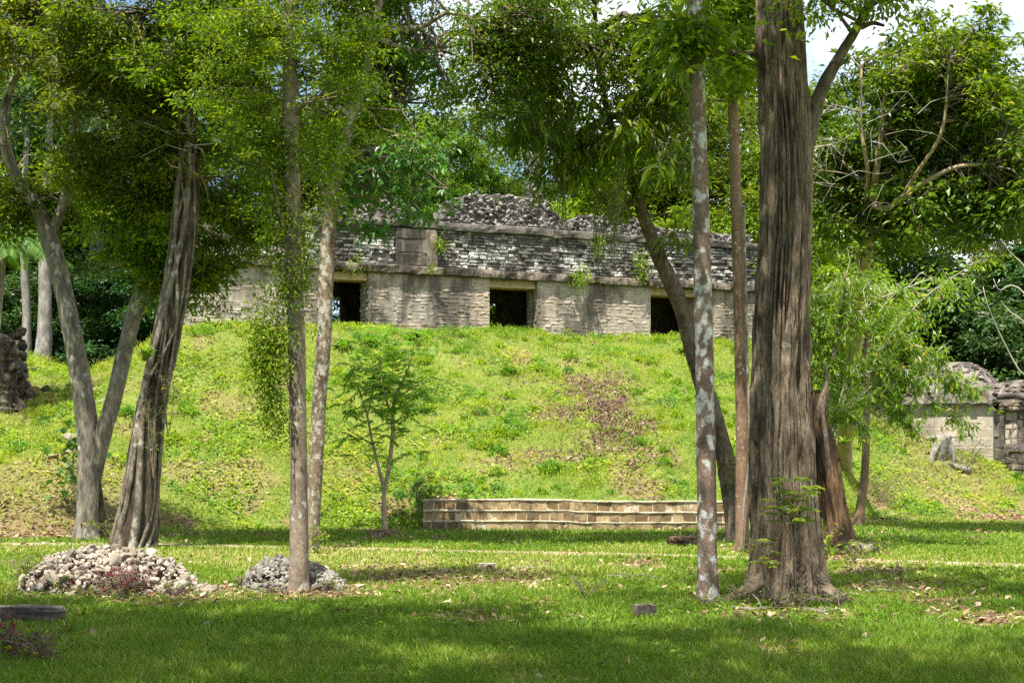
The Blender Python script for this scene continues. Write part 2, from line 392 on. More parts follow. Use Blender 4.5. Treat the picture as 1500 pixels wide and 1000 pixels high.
# worn / leaf-littered patches: world ellipses with ragged edges
SPOTS = []
for px, py, rx, ry, w in ((860, 575, 55, 42, 1.), (905, 640, 60, 60, 1.0), (925, 705, 50, 30, .8), (830, 610, 60, 25, .6), (60, 745, 170, 45, 1.), (110, 690, 120, 30, .8),
                          (290, 700, 70, 24, .8), (360, 690, 80, 18, .7), (500, 700, 60, 20, .55), (30, 590, 60, 30, .7), (640, 850, 120, 20, .5), (560, 835, 90, 12, .45),
                          (1370, 655, 75, 32, .95), (1290, 730, 60, 22, .7), (1320, 690, 50, 25, .4), (1350, 870, 120, 18, .5), (1180, 900, 140, 14, .5), (1290, 835, 70, 10, .5),
                          (590, 745, 40, 22, .8), (1230, 820, 60, 8, .6), (730, 600, 30, 18, .4), (760, 560, 40, 18, .4), (640, 640, 30, 30, .4), (900, 560, 40, 20, .5), (250, 865, 260, 8, .7), (430, 872, 120, 10, .8), (1440, 905, 90, 14, .6), (740, 975, 60, 10, .3), (690, 905, 60, 10, .5), (563, 785, 18, 5, 1.2)):
    c = ground_at(px, py); a = ground_at(px, py - ry); b = ground_at(px, py + ry)
    SPOTS.append((c[0], c[1], rx / F * c[1], max(.25, abs(a[1] - b[1]) / 2), w * (.86 if c[1] > 28.6 and px > 420 else 1.15)))

def litter(x, y):
    v = np.zeros_like(x)
    nz = n2(x, y, 1.3, 21, 4); nz2 = n2(x, y, .55, 33, 3)
    for cx, cy, rx, ry, w in SPOTS:
        e = np.sqrt(((x - cx) / rx) ** 2 + ((y - cy) / ry) ** 2) + (nz - .5) * 2.2 + (n2(x, y, 4.5, 27, 2) - .5) * .9
        v = np.maximum(v, w * (1 - sstep(.45, 1.45, e)))
    yf = np.interp(x, XS, YF)
    base = np.where(y > yf, np.where(x < -2.5, .55, .36), .24)
    v = np.maximum(v, sstep(.60, .74, nz2) * base * 2 + sstep(.56, .78, nz) * np.where(y > yf, np.where(x < -2.5, .62, .42), .42))
    return np.clip(v * (.55 + .9 * sstep(.36, .62, n2(x, y, 3.3, 71, 3))), 0, 1)

PATH = [(-70, 797), (120, 797.5), (230, 798.5), (480, 803), (700, 808.5), (900, 812.5), (1020, 815.5), (1180, 819), (1340, 823), (1500, 828), (1600, 832)]
PW = np.array([(P(a, b, gd(b))[0], gd(b)) for a, b in PATH])
def path_dist(x, y):
    return np.abs(y - np.interp(x, PW[:, 0], PW[:, 1]))

def grid_mesh():
    xs = np.concatenate([np.linspace(-400, -60, 10), np.linspace(-55, -24, 14), np.arange(-22, 22.01, .2), np.linspace(24, 55, 14), np.linspace(60, 400, 10)])
    ys = np.concatenate([np.linspace(-120, 0, 10), np.arange(2, 9, .6), np.arange(9, 31.9, .25), np.arange(31.9, 32.4, .04), np.arange(32.4, 52, .2), np.linspace(53, 100, 20), np.linspace(120, 500, 10)])
    X, Y = np.meshgrid(xs, ys); Z = H(X, Y); V = np.stack([X, Y, Z], -1).reshape(-1, 3)
    nx, ny = len(xs), len(ys); i = np.arange(ny - 1)[:, None] * nx + np.arange(nx - 1)[None]
    Q = np.stack([i, i + 1, i + nx + 1, i + nx], -1).reshape(-1, 4)
    mb = MB(); mb.add(V, Q, .5, 0, True)
    lit = litter(X.ravel(), Y.ravel())
    wood = sstep(1.0, 4.5, (Y - np.interp(X, XS, YC))).ravel()
    m, nt = nt_new('lawn_soil'); N = NT(nt); v = N.coord()
    n1 = N.noise(v, 9, 5, .65); n2_ = N.noise(v, 40, 4, .7)
    green = N.ramp(n1, [(.3, (.075, .125, .02)), (.55, (.12, .18, .028)), (.75, (.20, .19, .06))])
    lt = N.ramp(n2_, [(.3, (.07, .042, .024)), (.5, (.17, .115, .066)), (.7, (.33, .25, .165))])
    lt2 = N.ramp(N.noise(v, 6, 6, .75), [(.3, (.06, .08, .014)), (.5, (.13, .155, .028)), (.62, (.19, .18, .055)), (.75, (.30, .24, .14))])
    f = N.math('ADD', N.attr('litter'), N.math('MULTIPLY', N.math('SUBTRACT', n1, .5), .6))
    c = N.mix(N.ramp(f, [(.3, (0, 0, 0)), (.6, (1, 1, 1))]), green, lt)
    c = N.mix(N.math('MULTIPLY', N.attr('wild'), .7), c, lt2)
    c = N.mix(N.attr('wood'), c, N.ramp(n2_, [(.3, (.035, .03, .018)), (.7, (.09, .075, .04))]))
    N.out(N.prin(c, .95, N.bump(n2_, .7, .03), .1))
    o = mb.build('ground', m, extra={'litter': lit, 'wood': wood, 'wild': sstep(.2, 1.6, (Y - np.interp(X, XS, YF))).ravel()}); tag(o, 'grassy ground rising into the overgrown mound under the ruin', kind='structure'); return o
grid_mesh()

# path: a thin beaten track
def make_path():
    xs = np.linspace(-22, 14, 260); yc = np.interp(xs, PW[:, 0], PW[:, 1])
    yc = yc + (n2(xs, xs * 0, .5, 4) - .5) * .25
    k = np.ones(9) / 9; yc = np.convolve(np.pad(yc, 4, mode='edge'), k, 'valid')
    w = .44 + (n2(xs, xs * 0, 1.2, 5) - .5) * .5
    rows = []
    for t in (-1, -.5, 0, .5, 1):
        yy = yc + w * t; zz = H(xs, yy) + .014 - .006 * abs(t); rows.append(np.stack([xs, yy, zz], -1))
    V = np.stack(rows, 0).reshape(-1, 3); n = len(xs); i = np.arange(4)[:, None] * n + np.arange(n - 1)[None]
    mb = MB(); mb.add(V, np.stack([i, i + 1, i + n + 1, i + n], -1).reshape(-1, 4), .5, 0, True)
    m, nt = nt_new('path_dirt'); N = NT(nt); n1 = N.noise(N.coord(), 12, 5, .7)
    N.out(N.prin(N.ramp(n1, [(.3, (.20, .15, .095)), (.7, (.38, .31, .21))]), .95, N.bump(n1, .5, .02), .1))
    tag(mb.build('path', m), 'narrow pale dirt path crossing the lawn', kind='structure')
make_path()

# ------------------------------------------------------------------ grass, ground cover, fallen leaves
def in_view(x, y, m=1.12): return np.abs(x) < (750 / F) * y * m + .3

def make_grass():
    rng = np.random.default_rng(5); mb = MB()
    def blades(n, y0, y1, h0, h1, w, patch=True, dens=None):
        y = np.sqrt(rng.random(n) * (y1 ** 2 - y0 ** 2) + y0 ** 2); x = (rng.random(n) * 2 - 1) * (750 / F * y * 1.1 + .3)
        keep = (y < np.interp(x, XS, YF) + 1.2) & ~((x > -2.02) & (x < 4.9) & (y > 31.75))
        li = litter(x, y); keep &= rng.random(n) > li * 1.02
        keep &= (path_dist(x, y) > .08 + .5 * rng.random(n)) | ((n2(x, y, 1.1, 88, 3) > .55) & (rng.random(n) < .4))
        x, y, li = x[keep], y[keep], li[keep]; n = len(x)
        cl = n2(x, y, 2.2, 12, 3)
        h = (h0 + (h1 - h0) * rng.random(n) ** 1.6) * (.55 + .95 * cl) * (1 - .45 * li)
        a = rng.random(n) * 6.283; lean = h * (.25 + .65 * rng.random(n)); la = rng.random(n) * 6.283
        p = np.stack([x, y, H(x, y) - .004], -1)
        s = np.stack([np.cos(a), np.sin(a), 0 * a], -1) * (w * (.6 + .8 * rng.random(n)))[:, None]
        tip = p + np.stack([np.cos(la) * lean, np.sin(la) * lean, h], -1)
        mid = p + np.stack([np.cos(la) * lean * .3, np.sin(la) * lean * .3, h * .6], -1)
        V = np.stack([p - s, p + s, mid + s * .7, tip, mid - s * .7], 1)
        V = V.reshape(-1, 3); i = np.arange(n)[:, None] * 5
        dry = np.clip(rng.random(n) * .8 + (cl - .5) * .35 + li * .45 + .22 * sstep(17, 19.5, y) * (1 - sstep(24, 27, y)) + (n2(x, y, .35, 93, 2) - .5) * .7 + (rng.random(n) > .95) * .4, 0, 1)  # dryness, plus a paler mid-lawn band: the sunlit strip put into the colour
        mb.add(V, i + np.array([[0, 1, 2, 4]]), np.repeat(dry, 5)); mb.also(i + np.array([[4, 2, 3]]))
    blades(210000, 9.3, 13.2, .035, .12, .0034)
    blades(150000, 13.2, 18.5, .035, .10, .0050)
    blades(120000, 18.5, 26, .03, .09, .0085)
    blades(90000, 26, 42, .03, .09, .013)
    n = 26000; y = np.sqrt(rng.random(n) * (28 ** 2 - 9.3 ** 2) + 9.3 ** 2); x = (rng.random(n) * 2 - 1) * (750 / F * y * 1.1 + .3)
    k = (n2(x, y, .9, 57, 3) > .52) & (path_dist(x, y) > .5) & (rng.random(n) > litter(x, y)); x, y = x[k], y[k]; n = len(x); a = rng.random(n) * 6.283; L = .03 + .05 * rng.random(n)
    leaves(mb, rng, np.stack([x, y, H(x, y) + .02 + .045 * rng.random(n)], -1), np.stack([np.cos(a), np.sin(a), rng.random(n) * .6], -1), rng.normal(0, .3, (n, 3)) + [0, 0, 1], L, L * .6, .15, .2, rng.random(n) * .55)
    tag(mb.build('grass', M['grass']), 'short green grass of the lawn', 'grass', kind='stuff')
make_grass()

def make_cover():
    rng = np.random.default_rng(8); mb = MB()
    n = 430000
    y = 28 + rng.random(n) * 23; x = (rng.random(n) * 2 - 1) * (750 / F * y * 1.1 + .5)
    yf = np.interp(x, XS, YF); yc = np.interp(x, XS, YC)
    li = litter(x, y); c1 = n2(x, y, 1.1, 41, 3); c2 = n2(x, y, 2.7, 44, 2)
    dens = sstep(.33, .56, .4 * c1 + .35 * c2 + .25 * n2(x, y, 6, 46, 2)) * .80 + .20
    bu = (np.stack([x, y], -1) - BO) @ BV; bl = (np.stack([x, y], -1) - BO) @ BU
    inside = (bu > -.05) & (bl > -.2) & (bl < 21.5)
    keep = (y > yf - .3 * rng.random(n)) & (y < yc + 3) & (rng.random(n) < dens) & (rng.random(n) > li * .80) & ~inside & ~((x > -2.02) & (x < 4.9) & (y < 32.15))
    x, y, c1, c2, li = x[keep], y[keep], c1[keep], c2[keep], li[keep]; n = len(x)
    hump = np.clip((.6 * c2 + .4 * c1 - .42) * 1.1, 0, .26) * (1 - li)
    z = H(x, y) + rng.random(n) ** .7 * (hump + .035)
    a = rng.random(n) * 6.283; up = .15 + .9 * rng.random(n)
    ax = np.stack([np.cos(a), np.sin(a), up * .9], -1); nr = np.stack([rng.normal(0, .5, n), rng.normal(-.25, .5, n), np.ones(n)], -1)
    L = .05 + .085 * rng.random(n) ** 1.5; var = np.clip(.14 + rng.random(n) * .6 + (n2(x, y, .8, 77, 2) - .5) * .9 + (n2(x, y, 3.2, 78, 2) - .5) * 1.0 + li * .35 + .12 * (x < -3), 0, 1)
    thin = rng.random(n) < .18 + .9 * sstep(.42, .58, n2(x, y, .7, 95, 2)); ax[thin] = ax[thin] * [.5, .5, 0] + [0, 0, .9]; nr[thin] = rng.normal(0, 1, (int(thin.sum()), 3)) * [1, .5, .2]
    L = np.where(thin, .05 + .10 * rng.random(n), L); z = np.where(thin, z - .02, z); var = np.clip(var + .12 * thin, 0, 1)
    leaves(mb, rng, np.stack([x, y, z], -1), ax, nr, L, np.where(thin, .012 + .010 * rng.random(n), L * (.35 + .3 * rng.random(n))), .15, .2, var)
    # leafy clumps standing proud of the low cover
    m = 1300; cy_ = 29.5 + rng.random(m) * 19; cx_ = (rng.random(m) * 2 - 1) * (750 / F * cy_ * 1.08)
    yf = np.interp(cx_, XS, YF); yc = np.interp(cx_, XS, YC); bu = (np.stack([cx_, cy_], -1) - BO) @ BV
    ok = (cy_ > yf + .4) & (cy_ < yc + .6) & (bu < -.25) & (litter(cx_, cy_) < .45) & (n2(cx_, cy_, .5, 91, 2) > .42) & ~((cx_ > -2.3) & (cx_ < 5.2) & (cy_ < 32.5)); cx_, cy_ = cx_[ok], cy_[ok]; m = len(cx_)
    rr = .09 + .26 * rng.random(m) ** 2; cnt = (60 + 900 * rr ** 1.3 * rng.random(m)).astype(int); idx = np.repeat(np.arange(m), cnt); n = len(idx)
    o = unit(rng.normal(0, 1, (n, 3))) * (rng.random((n, 1)) ** .5); o[:, 2] = np.abs(o[:, 2]); q = np.stack([cx_, cy_, H(cx_, cy_)], -1)[idx] + o * rr[idx][:, None] * [1, 1, .8]
    ct = rng.random(m); kind = rng.random(m); L = (.05 + .06 * rng.random(m))[idx] * (.7 + .6 * rng.random(n))
    leaves(mb, rng, q, o + rng.normal(0, .4, (n, 3)) + [0, 0, .15], rng.normal(0, .4, (n, 3)) + [0, -.2, 1], L, L * np.where(kind > .6, .3, .55)[idx], .15, .2, np.clip(ct[idx] * .55 + rng.random(n) * .35, 0, 1))
    # taller wiry stalks along the crest and in clumps
    n = 26000
    y = 30 + rng.random(n) * 20; x = (rng.random(n) * 2 - 1) * (750 / F * y * 1.1)
    yf = np.interp(x, XS, YF); yc = np.interp(x, XS, YC)
    c = n2(x, y, 1.6, 51, 2); bu = (np.stack([x, y], -1) - BO) @ BV
    keep = (y > yf + .3) & (y < yc + 1) & ((c > .60) | ((np.abs(y - yc) < .6) & (c > .4))) & (bu < -.1) & ~((x > -2.02) & (x < 4.9) & (y < 32.3))
    x, y = x[keep], y[keep]; n = len(x); h = .08 + .22 * rng.random(n)
    p = np.stack([x, y, H(x, y)], -1); ax = np.stack([rng.normal(0, .35, n), rng.normal(0, .35, n), np.ones(n)], -1)
    leaves(mb, rng, p, ax, np.stack([rng.normal(0, 1, n), -np.ones(n), 0 * x], -1), h, .012 + .02 * rng.random(n), .1, -.1, np.clip(.35 + .5 * rng.random(n), 0, 1))
    tag(mb.build('ground_cover', M['cover']), 'low green weeds covering the slope of the mound', 'weeds', kind='stuff')
    mb = MB(); n = 120000
    y = np.concatenate([9.5 + rng.random(n // 3) * 22, 26 + rng.random(n - n // 3) * 23]); x = (rng.random(n) * 2 - 1) * (750 / F * y * 1.1 + .2)
    li = litter(x, y); keep = rng.random(n) < np.clip(li * 1.1 + .02, 0, 1); keep &= ~((x > -2.02) & (x < 4.9) & (y > 31.7) & (y < 32.2))
    bu = (np.stack([x, y], -1) - BO) @ BV; keep &= bu < -.05
    x, y = x[keep], y[keep]; n = len(x)
    p = np.stack([x, y, H(x, y) + .008 + .02 * rng.random(n)], -1); a = rng.random(n) * 6.283
    L = .05 + .08 * rng.random(n)
    leaves(mb, rng, p, np.stack([np.cos(a), np.sin(a), rng.normal(.1, .25, n)], -1), np.stack([rng.normal(0, .35, n), rng.normal(0, .35, n), np.ones(n)], -1), L, L * .5, .25, -.1)
    tag(mb.build('fallen_leaves', M['litter']), 'dry brown leaves fallen on lawn and slope', 'leaf litter', kind='stuff')
    # reddish dead weeds on the bare streak
    mb = MB(); n = 13000
    c = ground_at(885, 625); x = c[0] + rng.normal(0, 1.3, n); y = c[1] + rng.normal(0, 2.3, n)
    keep = (rng.random(n) < litter(x, y)) & (n2(x, y, 1.7, 61, 2) > .45); x, y = x[keep], y[keep]; n = len(x)
    L = .05 + .08 * rng.random(n)
    leaves(mb, rng, np.stack([x, y, H(x, y) + .03 + .10 * rng.random(n)], -1), rng.normal(0, 1, (n, 3)) + [0, 0, .4], rng.normal(0, 1, (n, 3)), L, L * .45, .1, .1)
    m = leaf_mat('dead_weed', [(0, (.11, .055, .042)), (.6, (.215, .135, .10)), (1, (.36, .27, .20))], trans=.2, rough=.8, tcol=(1, .7, .5))
    tag(mb.build('dead_weeds', m), 'reddish brown dead weeds on the bare streak of the slope', 'weeds', kind='stuff')
make_cover()

# ------------------------------------------------------------------ tree tools
def pxpath(spec, n):
    """spec rows: px, py, distance, width in px -> resampled world path and radii"""
    a = np.array([np.append(P(px, py, d), w / 2 / F * d) for px, py, d, w in spec])
    c = catmull(a, n); return c[:, :3], np.maximum(c[:, 3], .003)

def blobs_px(lst):
    """px, py, d, rx px, ry px, depth radius m, clumps -> centre, radii, clumps"""
    return [(P(px, py, d), np.array([rx / F * d, rd, ry / F * d]), n) for px, py, d, rx, ry, rd, n in lst]

def blobs_w(lst): return [(np.array(b[:3], float), np.array(b[3:6], float), b[6]) for b in lst]

def crown(mb, rng, blobs, per=70, L=(.05, .14), W=.45, clump=.35, flat=.55, droop=.25, hang=.0, limb_pts=None, tw=.5, tr=.018, seed=1, thr=.45, nfreq=.8, spread=1.0):
    allc = []
    for c, r, n in blobs:
        k = int(n * 2.6) + 8
        p = c + rng.normal(0, .54, (k, 3)) * r
        keep = fbm(p * nfreq, seed + 3, 2) > thr; p = p[keep][:n]
        allc.append(p)
    C = np.concatenate(allc); n = len(C)
    cr = clump * (.45 + 1.1 * rng.random(n)); ls = .75 + .6 * rng.random(n)
    cnt = np.maximum(6, (per * (.5 + rng.random(n)))).astype(int)
    idx = np.repeat(np.arange(n), cnt); N = len(idx)
    off = rng.normal(0, .5, (N, 3)); off[:, 2] *= flat; off *= cr[idx][:, None] * spread
    off[:, 2] -= hang * rng.random(N) * cr[idx]
    pos = C[idx] + off
    tone = rng.random(n)
    ax = unit(off * [1, 1, .5] + rng.normal(0, .35, (N, 3)) * cr[idx][:, None]) + [0, 0, -droop]
    nr = rng.normal(0, .45, (N, 3)) + [0, 0, 1.0]
    l = (L[0] + (L[1] - L[0]) * rng.random(N)) * ls[idx]
    var = np.clip(tone[idx] * .45 + rng.random(N) * .5 + (rng.random(N) > .985) * .4, 0, 1)
    leaves(mb, rng, pos, ax, nr, l, l * W * (.8 + .4 * rng.random(N)), .15, .18, var, 0)
    if limb_pts is not None and tw > 0:
        sel = rng.random(n) < tw; B = C[sel]
        LP = np.asarray(limb_pts); d2 = ((B[:, None, :] - LP[None]) ** 2).sum(-1) + rng.random((len(B), len(LP))) * 1.2
        A = LP[np.argmin(d2, 1)]
        twigs(mb, A, B, tr * 1.6, tr * .5, rng)
        # finer sprays inside each clump
        m = len(B); rep = np.repeat(np.arange(m), 3)
        E = B[rep] + rng.normal(0, .6, (len(rep), 3)) * clump * [1, 1, .6]
        twigs(mb, B[rep], E, tr * .55, tr * .2, rng)
    return C

def limb_to(rng, a, b, r0, r1, n=10, wob=.1):
    a = np.asarray(a, float); b = np.asarray(b, float); L = np.linalg.norm(b - a)
    m1 = a + (b - a) * .35 + rng.normal(0, 1, 3) * L * wob + [0, 0, L * .10]; m2 = a + (b - a) * .7 + rng.normal(0, 1, 3) * L * wob
    p = catmull(np.array([np.append(a, r0), np.append(m1, r0 * .8 + r1 * .2), np.append(m2, r0 * .45 + r1 * .55), np.append(b, r1)]), n)
    return p[:, :3], p[:, 3]

class Tree:
    def __init__(s, name, base, label, cat='tree', group=None):
        s.base = np.array(base, float); s.root = empty(name, s.base, label, cat, group); s.pts = []
    def trunk(s, spec, mat, sides=20, n=60, disp=None, name='trunk', world=None, label=None):
        mb = MB(); p, r = world if world is not None else pxpath(spec, n)
        tube(mb, p, r, sides, disp); s.pts += list(p[len(p) // 3:]); s.last = (p, r)
        if not hasattr(s, 'main'): s.main = p
        o = mb.build(name, mat, s.root, s.base)
        if label: o['label'] = label
        return o
    def limbs(s, targets, mat, r0, r1, rng, frm=None, name='limb', n=12, sides=8):
        tp = np.asarray(frm if frm is not None else s.main)
        for t in targets:
            t = np.asarray(t, float); q = tp[len(tp) // 3:]
            d = np.linalg.norm(q - t, axis=1) + np.maximum(0, q[:, 2] - t[2]) * 1.5
            a = q[np.argmin(d)]
            p, r = limb_to(rng, a, t, r0, r1, n); mb = MB(); tube(mb, p, r, sides, bark_disp(r0 * .12, 2, 5, 7)); s.pts += list(p[2:])
            mb.build(name, mat, s.root, s.base)
    def crown(s, blobs, mats, seed, **kw):
        rng = np.random.default_rng(seed); mb = MB(); kw.setdefault('limb_pts', s.pts)
        crown(mb, rng, blobs, seed=seed, **kw)
        return mb.build('crown', mats, s.root, s.base)

# ------------------------------------------------------------------ masonry
def blocks(mb, rng, u0, u1, z0, z1, v, row, wid, gap, relief, holes=(), jit=.012, toL=None, mat=0, wv=.9, skip=0., vj=.015, pil=.028):
    """courses of irregular blocks on the plane v; each block is a pillow-cut box. toL maps (u,v,w) to world"""
    Vs = []; var = []
    z = z0
    while z < z1 - row * .45:
        h = min(row * (.85 + .3 * rng.random()), z1 - z); u = u0 - rng.random() * wid
        while u < u1:
            w = wid * (1 - wv / 2 + wv * rng.random()); a, b = max(u, u0), min(u + w, u1); u += w
            if b - a < .06 or rng.random() < skip: continue
            segs = [(a, b)]
            for (ha, hb, hz0, hz1) in holes:
                if z + h > hz0 + .02 and z < hz1 - .02:
                    new = []
                    for (p, q) in segs:
                        if q <= ha or p >= hb: new.append((p, q)); continue
                        if p < ha: new.append((p, ha))
                        if q > hb: new.append((hb, q))
                    segs = new
            for (p, q) in segs:
                if q - p < .05: continue
                g = gap / 2; rz = relief * (.5 + rng.random()); bz = min(pil, h * .2)
                vv = v - rz + rng.normal(0, vj)
                f = [(p + g, z + g), (q - g, z + g), (q - g, z + h - g), (p + g, z + h - g)]
                ins = [(p + g + bz, z + g + bz), (q - g - bz, z + g + bz), (q - g - bz, z + h - g - bz), (p + g + bz, z + h - g - bz)]
                J = rng.normal(0, jit, (8, 2))
                Vs.append([[f[k][0] + J[k][0], v + .04, f[k][1] + J[k][1]] for k in range(4)] + [[f[k][0] + J[k][0], vv + bz * .8, f[k][1] + J[k][1]] for k in range(4)]
                          + [[ins[k][0] + J[4 + k][0], vv + rng.normal(0, .008), ins[k][1] + J[4 + k][1]] for k in range(4)])
                var.append(rng.random())
        z += h
    if not Vs: return
    V = np.array(Vs).reshape(-1, 3); n = len(Vs)
    fc = []
    for k in range(4):
        j = (k + 1) % 4; fc += [[k, j, 4 + j, 4 + k], [4 + k, 4 + j, 8 + j, 8 + k]]
    fc.append([8, 9, 10, 11])
    Q = (np.arange(n)[:, None, None] * 12 + np.array(fc)[None]).reshape(-1, 4)
    mb.add(toL(V) if toL else V, Q, np.repeat(var, 12), mat)

def box(mb, u0, u1, v0, v1, w0, w1, toL=None, mat=0, var=.5):
    V = np.array([[u, v, w] for u in (u0, u1) for v in (v0, v1) for w in (w0, w1)], float)
    Q = [[0, 1, 3, 2], [4, 6, 7, 5], [0, 4, 5, 1], [2, 3, 7, 6], [0, 2, 6, 4], [1, 5, 7, 3]]
    mb.add(toL(V) if toL else V, Q, var, mat)

def rough_slab(mb, rng, u0, u1, v0, v1, w0, w1, toL, du=.12, amp=.03, seed=0, mat=0, top=None):
    """long moulding with an eroded profile"""
    n = max(3, int((u1 - u0) / du)); us = np.linspace(u0, u1, n)
    prof = np.array([(v1, w0), (v0 + .02, w0), (v0, w0 + .03), (v0 - .01, (w0 + w1) / 2), (v0, w1 - .03), (v0 + .03, w1), ((v0 + v1) / 2, w1 + .01), (v1, w1)])
    m = len(prof)
    V = np.zeros((n, m, 3)); V[:, :, 0] = us[:, None]; V[:, :, 1] = prof[None, :, 0]; V[:, :, 2] = prof[None, :, 1]
    nz = fbm(np.stack([V[..., 0] * 3, V[..., 1] * 4, V[..., 2] * 6], -1), seed, 4) - .5
    nz2 = fbm(np.stack([V[..., 0] * .9, V[..., 1] * 0, V[..., 2] * 0], -1), seed + 4, 3) - .5
    V[:, 1:7, 1] += (nz * amp * 3)[:, 1:7]; V[:, 1:7, 2] += (nz * amp * 1.3 + nz2 * amp * 1.5)[:, 1:7]
    if top is not None: V[:, 4:, 2] += top(us)[:, None]
    i = np.arange(n - 1)[:, None] * m + np.arange(m - 1)[None]
    Q = np.stack([i, i + m, i + m + 1, i + 1], -1).reshape(-1, 4)
    W = V.reshape(-1, 3); mb.add(toL(W) if toL else W, Q, .3 + .4 * rng.random(len(W)), mat)
    caps = [[a * 1 for a in range(m)]]
    for base in (0, (n - 1) * m):
        mb.also([[base + 0, base + 1, base + 6, base + 7], [base + 1, base + 2, base + 5, base + 6], [base + 2, base + 3, base + 4, base + 5]], mat)

ROCKV = []
def rock_shape(seed, npts=16, sq=(1, .8, .65)):
    rnd = np.random.default_rng(seed); bm = bmesh.new()
    p = unit(rnd.normal(0, 1, (npts, 3))) * (.85 + .3 * rnd.random((npts, 1))) * sq
    for q in p: bm.verts.new(q)
    bmesh.ops.convex_hull(bm, input=bm.verts)
    bmesh.ops.delete(bm, geom=[v for v in bm.verts if not v.link_faces], context='VERTS')
    bmesh.ops.triangulate(bm, faces=bm.faces)
    bmesh.ops.bevel(bm, geom=list(bm.edges), offset=.06, segments=1, affect='EDGES', profile=.6)
    bmesh.ops.triangulate(bm, faces=bm.faces); bm.verts.index_update()
    V = np.array([v.co[:] for v in bm.verts]); T = np.array([[v.index for v in f.verts] for f in bm.faces]); bm.free()
    V = V + unit(V) * ((fbm(V * 2.3 + seed, seed, 3) - .5) * .16)[:, None]
    return V, T
ROCKS = [rock_shape(s, 12 + s % 6, [(1, .8, .65), (1, .9, .55), (1, .7, .8), (1, .95, .75)][s % 4]) for s in range(12)]

def rand_rot(rng, tilt=1.0):
    a = rng.random() * 6.283; q = rng.normal(0, .5 * tilt, 2)
    ca, sa = math.cos(a), math.sin(a); Rz = np.array([[ca, -sa, 0], [sa, ca, 0], [0, 0, 1]])
    cx, sx = math.cos(q[0]), math.sin(q[0]); Rx = np.array([[1, 0, 0], [0, cx, -sx], [0, sx, cx]])
    cy, sy = math.cos(q[1]), math.sin(q[1]); Ry = np.array([[cy, 0, sy], [0, 1, 0], [-sy, 0, cy]])
    return Rx @ Ry @ Rz

def stones_in(mb, rng, pts, size, mat=0, toL=None, tilt=1., sq=1.):
    for p in pts:
        V, T = ROCKS[rng.integers(len(ROCKS))]; s = size[0] + (size[1] - size[0]) * rng.random()
        W = (V * [1, 1, sq]) @ rand_rot(rng, tilt).T * s + p
        mb.add(toL(W) if toL else W, T, rng.random(), mat)

